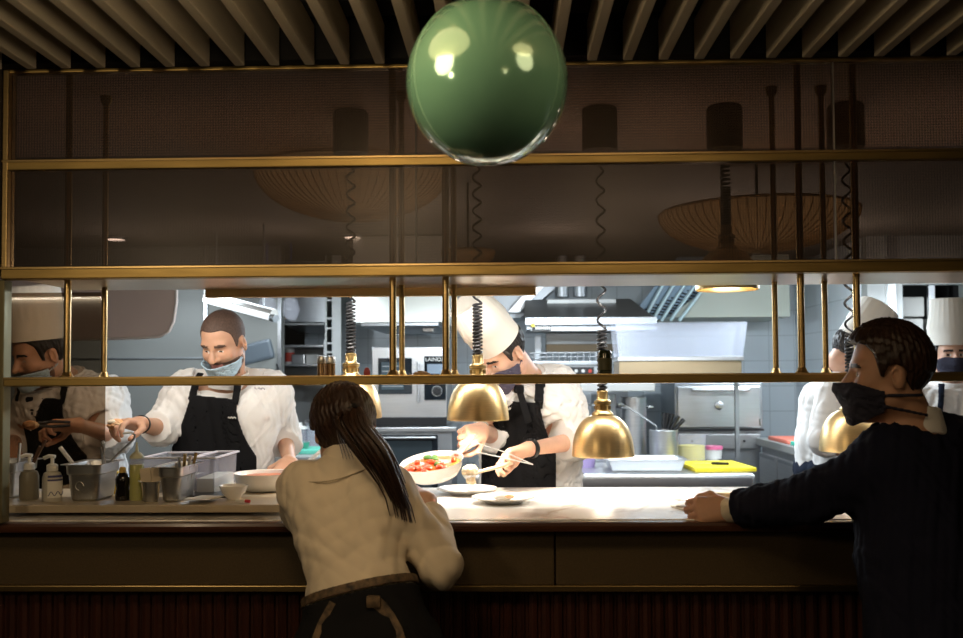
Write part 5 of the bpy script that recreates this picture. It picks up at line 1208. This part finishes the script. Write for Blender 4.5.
for dz in (-.005, .006): b = B(); b.tube([h0 + V((0, 0, dz)), h0.lerp(h1, .5) + V((0, 0, dz * 1.5)), h1 + V((0, 0, dz))], .005, 8); b.build('arm', BLACK, t)
c = P(31, 425, 3.05); t = thing('food_morsel', c, 'browned morsel at the tip of the black tongs', 'food'); sdf_obj('morsel', Field([el(A(c), (.026, .015, .014), None, .01)], [folds(.003, 180, 6)]), .003, FOODO, t)
# 2 --- chef with the pan
L2 = (54, 40)
c2, TF2, HF2, JF2 = person(dict(label='chef in tall white toque and dark mask bending over plates with a pan and spoon', s=.94, res=.0042,
    head=P(503, 352, 3.34), look=dirv(*L2), hup=upv(*L2, -4), neck=P(527, 376, 3.45), chest=P(529, 408, 3.50), pelvis=P(531, 503, 3.58), fwd=(-.45, -1, 0), gaze=(0, -.004),
    sh=(P(556, 386, 3.50), P(493, 392, 3.40)), el=(P(577, 441, 3.42), P(494, 437, 3.52)), wr=(P(529, 449, 3.20), P(482, 431, 3.26)),
    hand=(dict(d=(-.90, -.30, -.20), n=(.05, -.45, -.9), curls=[.55, .75, .85, .95], thumb=.55), dict(d=(-.45, -.80, -.12), n=(-.75, .35, -.5), curl=.95, thumb=.8)),
    lid=.001, top=dict(t=(.30, .35), i=.012, ai=.006, cuffr=.038, fa=.006, fs=62, seed=9, hem=-.10), skin=SKIN,
    apron=dict(top=.03, w0=.100, w1=.150, u1=-.14, sx=(.09, .066), sw=.016), hair=dict(SHORT, th=.006), mask=dict(m=MASKP, top=-.014, side=-.040, bot=-.126, yb=-.03, yb2=-.02, off=.007), toque=dict(m=PAPER, h=.195, r0=.086, r1=.072, z=.046, tilt=.12)))
ew = P(529, 449, 3.20) - P(577, 441, 3.42); q = P(529, 449, 3.20) - ew * .03
b = B(); b.lathe([(.030, -.010), (.034, -.010), (.034, .010), (.030, .010), (.030, -.010)], q, ew, 28); wb = b.build('wristwatch', BLACK, c2); b = B(); b.box(q + V((0, -.010, .030)), (.024, .018, .010), V((0, 0, 1)).rotation_difference(V((0, -.3, 1))).to_matrix(), .003); b.build('watch_face', BLACKG, wb)
# apron knot hanging from the neck strap
k = hit(JF2, 519, 389, 3.0, 3.7)
if k is not None:
    b = B(); b.box(k + V((0, -.012, 0)), (.036, .020, .03), None, .008); b.ext([k + V((-.012, -.016, .0)), k + V((.012, -.016, 0)), k + V((.046, -.024, -.115)), k + V((.022, -.024, -.125))], (0, .004, 0)); b.build('strap_knot', CLOTHK, c2)
# pan in his right hand
c = P(434, 478, 3.10)
tl = (Matrix.Rotation(math.radians(13), 3, 'X') @ Matrix.Rotation(math.radians(-7), 3, 'Y'))
t, ax, h, p0, e = pan(c, .104, .058, tl, (.78, .62, 0), .10, 'serving_pan', 'white pan of red stew held up by the toqued chef', None, .50)
hp_ = P(478, 437, 3.23); b = B(); b.tube([p0, p0.lerp(hp_, .5) + V((0, 0, .004)), hp_, hp_ + (hp_ - p0) * .35], .0085, 10); b.build('handle_grip', STEELW, t)
b = B(); b.lathe([(0, h * .80), (.085, h * .80), (.097, h * .74), (0, h * .5)], c, ax, 40); b.build('stew', SAUCE, t)
fp = B(); fh = B(); tomato = mat('stewed tomato', (.48, .055, .010), .35, coat=.2); rr = random.Random(3)
for i in range(22):
    a = rr.uniform(0, 6.28); r = .080 * math.sqrt(rr.random()); q = c + tl @ V((r * math.cos(a), r * math.sin(a), h * .80 + .004))
    (fh if i % 6 == 0 else fp).ball(q, (rr.uniform(.010, .018), rr.uniform(.008, .014), rr.uniform(.006, .012)), Matrix.Rotation(rr.uniform(0, 3), 3, 'Z'), 10)
fp.build('tomato_chunks', tomato, t)['kind'] = 'stuff'; fh.build('herb_leaves', HERB, t)['kind'] = 'stuff'
# spoon with sauce and tongs in his left hand
s0, s1 = P(534, 464.5, 3.16), P(480, 471.5, 3.06); s2 = P(470, 474, 3.03)
t = thing('serving_spoon', s2, 'pale handled serving spoon with a dripping helping, held above the plates', 'spoon')
b = B(); b.tube([P(514, 462, 3.14), P(498, 467, 3.10), s1, s2 + V((.012, 0, .002))], .0062, 10, rf=lambda f: 1.25 - .5 * f); b.build('handle', mat('pale wood', (.72, .55, .38), .5), t)
b = B(); b.lathe([(0, -.016), (.016, -.012), (.026, .002), (.024, .002), (.014, -.009), (0, -.012)], s2 + V((0, 0, -.004)), n=28); b.build('bowl', STEEL, t)
sdf_obj('helping', Field([el(A(s2) + (0, 0, .010), (.027, .022, .020), None, .01), el(A(s2) + (.004, -.01, -.022), (.016, .012, .012), None, .02)], [folds(.0025, 160, 3)]), .0025, mat('creamy helping', (.86, .62, .32), .4, noise=.3, nscale=70, col2=(.90, .82, .66)), t)
t = thing('plating_tongs', P(534, 465, 3.14), 'long thin plating tongs in the same hand as the spoon', 'tongs')
for a, b_ in (((474, 442.5), (505, 452)), ((476, 452), (505, 458))): b = B(); b.tube([P(*a, 3.07), P(*b_, 3.11), P(533, 464.5, 3.165)], .0022, 6); b.build('arm', STEEL, t)
# 3 --- chef with his back turned
L3 = (-95, 38)
c3, TF3, HF3, JF3 = person(dict(label='chef in toque seen from the side behind the coiled cord, head bowed, sleeves rolled', s=.94, res=.006,
    head=P(851, 352, 4.30), look=dirv(*L3), hup=upv(*L3), neck=P(838, 374, 4.34), chest=P(833, 404, 4.35), pelvis=P(831, 470, 4.38), fwd=(.95, .3, 0),
    sh=(P(834, 394, 4.50), P(833, 394, 4.21)), el=(P(838, 440, 4.60), P(823, 440, 4.15)), wr=(P(872, 455, 4.55), P(861, 462, 4.20)),
    hand=(dict(d=(.9, .2, -.2), n=(0, -.2, -1), curl=.6), dict(d=(.9, .1, -.2), n=(0, .2, -1), curl=.6)), skin=SKIN,
    w=dict(h=(.075, .105), w=(.07, .095), c=(.08, .088)), shr=.85, top=dict(t=(.25, .25), i=.010, ai=.010, fa=.004, fs=50, seed=21, hem=-.02, cm=CLOTHN), leg=CLOTHN, trw=.06, hair=SHORT, mask=dict(m=MASKN, top=-.012, side=-.040, yb=-.03, yb2=-.03, bw=.0035), toque=dict(m=PAPER, h=.20, r0=.090, r1=.088, z=.048, tilt=-.05)))
# 4 --- chef facing us at the right edge
L4 = (6, 4)
c4, TF4, HF4, JF4 = person(dict(label='chef in tall toque and black mask at the right edge, looking toward us', s=.95, res=.005,
    head=P(949, 354, 4.55), look=dirv(*L4), hup=upv(*L4), neck=P(951, 386, 4.60), chest=P(952, 412, 4.61), pelvis=P(952, 485, 4.62), fwd=(-.1, -1, 0), gaze=(-.002, 0),
    sh=(P(986, 399, 4.62), P(917, 399, 4.62)), el=(P(994, 445, 4.66), P(908, 445, 4.66)), wr=(P(980, 470, 4.45), P(920, 470, 4.45)),
    hand=(dict(d=(-.6, -.7, -.2), n=(0, .2, -1), curl=.5), dict(d=(.6, -.7, -.2), n=(0, .2, -1), curl=.5)), skin=SKIN,
    top=dict(t=(.3, .3), i=.012, fa=.006, fs=60, seed=31, hem=-.10), apron=dict(top=-.02, w0=.11, w1=.17, sx=(.105, .068), sw=.013, m=CLOTHN), hair=SHORT, mask=dict(m=MASKN, top=-.010, side=-.036, yb=-.03, yb2=-.02), toque=dict(m=PAPER, h=.225, r0=.092, r1=.076, z=.042, tilt=-.05)))
# 5 --- waitress at the pass, seen from behind
LW = (160, 12)
def pony(F): return rc(F.w((0, -.085, .055)), F.w((0, -.10, .03)), .034, .03, .03)
cw, TFW, HFW, JFW = person(dict(label='waitress with long dark ponytail seen from behind, cream shirt, leaning over the pass', s=.90, res=.0042, neckw=.85, armw=.86, thin=.002, hs=.88,
    head=P(343, 428, 2.47), look=dirv(*LW), hup=upv(*LW, -3), neck=P(347, 462, 2.43), chest=P(343, 507, 2.385), pelvis=P(368, 672, 2.25), fwd=(-.10, 1, 0), woff=(.012, .0, 0),
    shr=.78, w=dict(h=(.068, .092), w=(.034, .070), c=(.060, .070)), sh=(P(303, 488, 2.42), P(388, 490, 2.42)), el=(P(303, 512, 2.52), P(441, 566, 2.39)), wr=(P(330, 508, 2.74), P(428, 501, 2.57)),
    hand=(dict(d=(.5, .85, 0), n=(.2, 0, -1), curl=.4), dict(d=(-.72, .35, .42), n=(-.45, .2, -.85), curl=.6, thumb=.6)),
    top=dict(name='shirt', m=CLOTHS, t=(.86, .80), i=.006, ai=.008, cuffr=.036, cuff=False, fa=.0050, fs=44, st=(.8, .8, 1.4), seed=44, hem=-.16, vee=-.02, cr=.062, ch=.042), skin=SKIN, leg=CLOTHK, trw=.05,
    hair=dict(m=HAIRB, th=.012, rough=.0012, peak=0, line=([-.11, -.06, -.02, .0, .02, .05, .10], [-.078, -.078, -.05, .004, .0, .05, .075]), prims=[pony], vol=((0, -.016, .024), (.080, .092, .090)))))
# ponytail: a bundle of tapering locks
pp = [HFW.w((0, -.105, .070)), A(P(356, 424, 2.34)), A(P(373, 447, 2.315)), A(P(389, 476, 2.31)), A(P(405, 512, 2.32))]
pp[0] = A(P(352, 407, 2.37))
def bez(t, pts):
    n = len(pts) - 1; x = t * n; i = min(int(x), n - 1); f = x - i; p0, p1, p2, p3 = pts[max(i - 1, 0)], pts[i], pts[i + 1], pts[min(i + 2, n)]
    return .5 * ((2 * p1) + (-p0 + p2) * f + (2 * p0 - 5 * p1 + 4 * p2 - p3) * f * f + (-p0 + 3 * p1 - 3 * p2 + p3) * f ** 3)
rr = random.Random(12)
b = B()
for k in range(150):
    u, v_ = rr.gauss(0, .42), rr.gauss(0, .42); L = rr.uniform(.74, 1.03); pts = []; wob = rr.uniform(0, 6.28)
    for i in range(13):
        t_ = i / 12 * L; c_ = bez(min(t_, 1), pp); wd_ = .020 + .026 * math.sin(min(1, t_ * 1.15) * math.pi) * (1 - .35 * t_) + .012 * t_
        pts.append(V(c_) + V((u * wd_ + .004 * math.sin(t_ * 5 + wob), v_ * wd_ * .8, -.010 * u * (1 if t_ > .2 else 0) + (t_ > 1) * -.02)))
    b.tube(pts, .0042, 5, rf=lambda f: (1.0 if f < .6 else 1.0 - (f - .6) * 2.2) + .1)
for k in range(4):
    pts = [V(bez(t_ * .5, pp)) + V((-.02 - .028 * t_ * (1 + .3 * k), -.004, -.03 * t_)) for t_ in [i / 10 for i in range(11)]] ; pts = pts[3:]
    b.tube(pts, .0026, 5, rf=lambda f: 1 - .8 * f)
b.build('ponytail', HAIRB, cw)
b = B(); q = V(pp[0]).lerp(V(bez(.12, pp)), .5); b.lathe([(.018, -.006), (.023, -.006), (.023, .006), (.018, .006), (.018, -.006)], q, V(bez(.14, pp)) - V(pp[0]), 24); b.build('hair_tie', BLACK, cw)
# apron: dark wrap with a patterned tape tied behind
RIB = mat('patterned tape', (.20, .13, .07), .7, noise=.8, nscale=55, col2=(.02, .016, .012))
WF = person.__globals__['Field']
pel, che = A(P(368, 672, 2.25)), A(P(343, 507, 2.385)); upw = nrm(che - pel); latw = TFW.M[0]
wst = pel + (che - pel) * .42 + A((.012, 0, 0))
def wtor(i): return [q for a in (1, -1) for q in (rc(pel + latw * a * .068, wst + latw * a * .034, .092 + i, .070 + i, .05), rc(wst + latw * a * .034, che + latw * a * .060, .070 + i, .070 + i, .05))] + [rc(pel + latw * a * .068, pel + latw * a * .070 - np.array([0, -.02, .50]), .097 + i, .108 + i, .06) for a in (1, -1)]
wc = A(P(366, 590, 2.30)); wn = nrm(upw + latw * .10 * 0)
tapn = nrm(upw + np.array([-.02, 0, 0]))
apf = Field(wtor(.014), [folds(.004, 22, 5), lambda p, d: np.maximum(np.abs(d - .006) - .004, np.maximum((p - wc) @ tapn + .012, .45 - p[:, 2]))])
sdf_obj('wrap_apron', apf, .005, CLOTHK, cw)
tpf = Field(wtor(.014), [lambda p, d: np.maximum(np.abs(d - .011) - .003, np.abs((p - wc) @ tapn) - .011)])
sdf_obj('waist_tape', tpf, .0035, RIB, cw)
def wsurf(px, py): 
    h = hit(Field(wtor(.027)), px, py, 1.7, 2.6); return h if h is not None else P(px, py, 2.18)
k0 = wsurf(374, 601)
def ribbon(b, pts, w, n=V((0, -1, 0))):
    pts = [V(p) for p in pts]
    for i in range(len(pts) - 1):
        pass
    L_, R_ = [], []
    for i, p in enumerate(pts):
        t_ = (pts[min(i + 1, len(pts) - 1)] - pts[max(i - 1, 0)]).normalized(); s_ = t_.cross(n).normalized() * w
        L_.append(p - s_); R_.append(p + s_)
    vs = [[b.bm.verts.new(q) for q in L_], [b.bm.verts.new(q) for q in R_], [b.bm.verts.new(q - n * .003) for q in R_], [b.bm.verts.new(q - n * .003) for q in L_]]
    for a in range(4):
        c_ = vs[(a + 1) % 4]
        for i in range(len(pts) - 1): b.bm.faces.new((vs[a][i], vs[a][i + 1], c_[i + 1], c_[i]))
    b.bm.faces.new([vs[a][0] for a in range(4)]); b.bm.faces.new([vs[3 - a][-1] for a in range(4)])
b = B(); ribbon(b, [wsurf(x, y) + V((0, -.006, 0)) for x, y in ((374, 600), (382, 606), (390, 617), (397, 630), (402, 646), (404, 662))], .014); b.build('tape_end', RIB, cw)
b = B(); ribbon(b, [wsurf(x, y) + V((0, -.005, 0)) for x, y in ((333, 602), (328, 611), (321, 624), (315, 640), (311, 660))], .008); b.build('tape_end', RIB, cw)
b = B(); b.box(k0 + V((0, -.006, 0)), (.034, .016, .028), None, .006); b.build('tape_knot', RIB, cw)
yk = Field([rc(nek_ - upw * .0, sh_, .060, .060, .05) for nek_ in [A(P(347, 462, 2.43)) - upw * .025] for sh_ in (A(P(303, 488, 2.42)), A(P(388, 490, 2.42)))] + wtor(.012)[:4], [lambda p, d: np.maximum(np.abs(d - .001) - .003, np.maximum(np.abs((p - che) @ upw - .055 - .5 * ((p - che) @ latw) ** 2 * 4) - .0012, p[:, 1] - 2.42))])
sdf_obj('yoke_seam', yk, .0022, mat('cream seam thread', (.55, .46, .34), .8), cw)
# 6 --- man in the navy suit
LM = (101, 3)
HM = V((-.968, .25, -.03))
cm, TFM, HFM, JFM = person(dict(label='man in dark navy suit and mask at the right, arm reaching along the pass', s=.935, res=.0036, armw=.86, shr=.92,
    head=P(889, 373, 2.32), look=HM, hup=V((-.05, .03, 1)), neck=P(913, 424, 2.34), chest=P(934, 472, 2.35), pelvis=P(952, 640, 2.26), fwd=(-.50, .86, 0), gaze=(.002, 0),
    w=dict(h=(.085, .122), w=(.080, .116), c=(.100, .112)),
    sh=(P(893, 462, 2.26), P(990, 456, 2.42)), el=(P(808, 499, 2.36), P(1012, 545, 2.30)), wr=(P(729, 510, 2.535), P(1000, 600, 2.36)),
    hand=(dict(d=(-.98, .10, -.03), n=(-.10, .90, -.38), curls=[.72, .80, .86, .90], thumb=.8, spread=.04), dict(d=(-.6, .7, 0), n=(0, 0, -1), curl=.4)),
    top=dict(name='suit_jacket', m=SUITN, t=(.85, .92), i=.014, ai=.008, cuff=False, fa=.0045, fs=45, seed=61, hem=-.25, vee=-.06, collar=True, cr=.071, ch=.034, nb=.000, cm=CLOTHW), leg=SUITN, trw=.1,
    skin=SKINT, hs=.94, brow=HAIRB, hair=dict(m=HAIRB, th=.010, z0=.010, rough=.0014, vol=((0, .004, .046), (.076, .094, .088))),
    mask=dict(m=MASKN, top=-.020, side=-.046, bot=-.136, rise=.035, off=.009, y0=.022, bs=.02, bs2=.25, bw=.0045, yb=-.070, yb2=-.082, fa=.002, neck=1)))
# shirt cuff
wv = P(729, 510, 2.535); ev = P(808, 499, 2.36); d = (wv - ev).normalized()
cf = Field([rc(wv - d * .06, wv - d * .001, .034, .033, .01)], [folds(.002, 80, 2), lambda p, dd: np.maximum(dd, (p - A(wv)) @ A(d) - .004)])
sdf_obj('shirt_cuff', cf, .003, CLOTHS, cm)
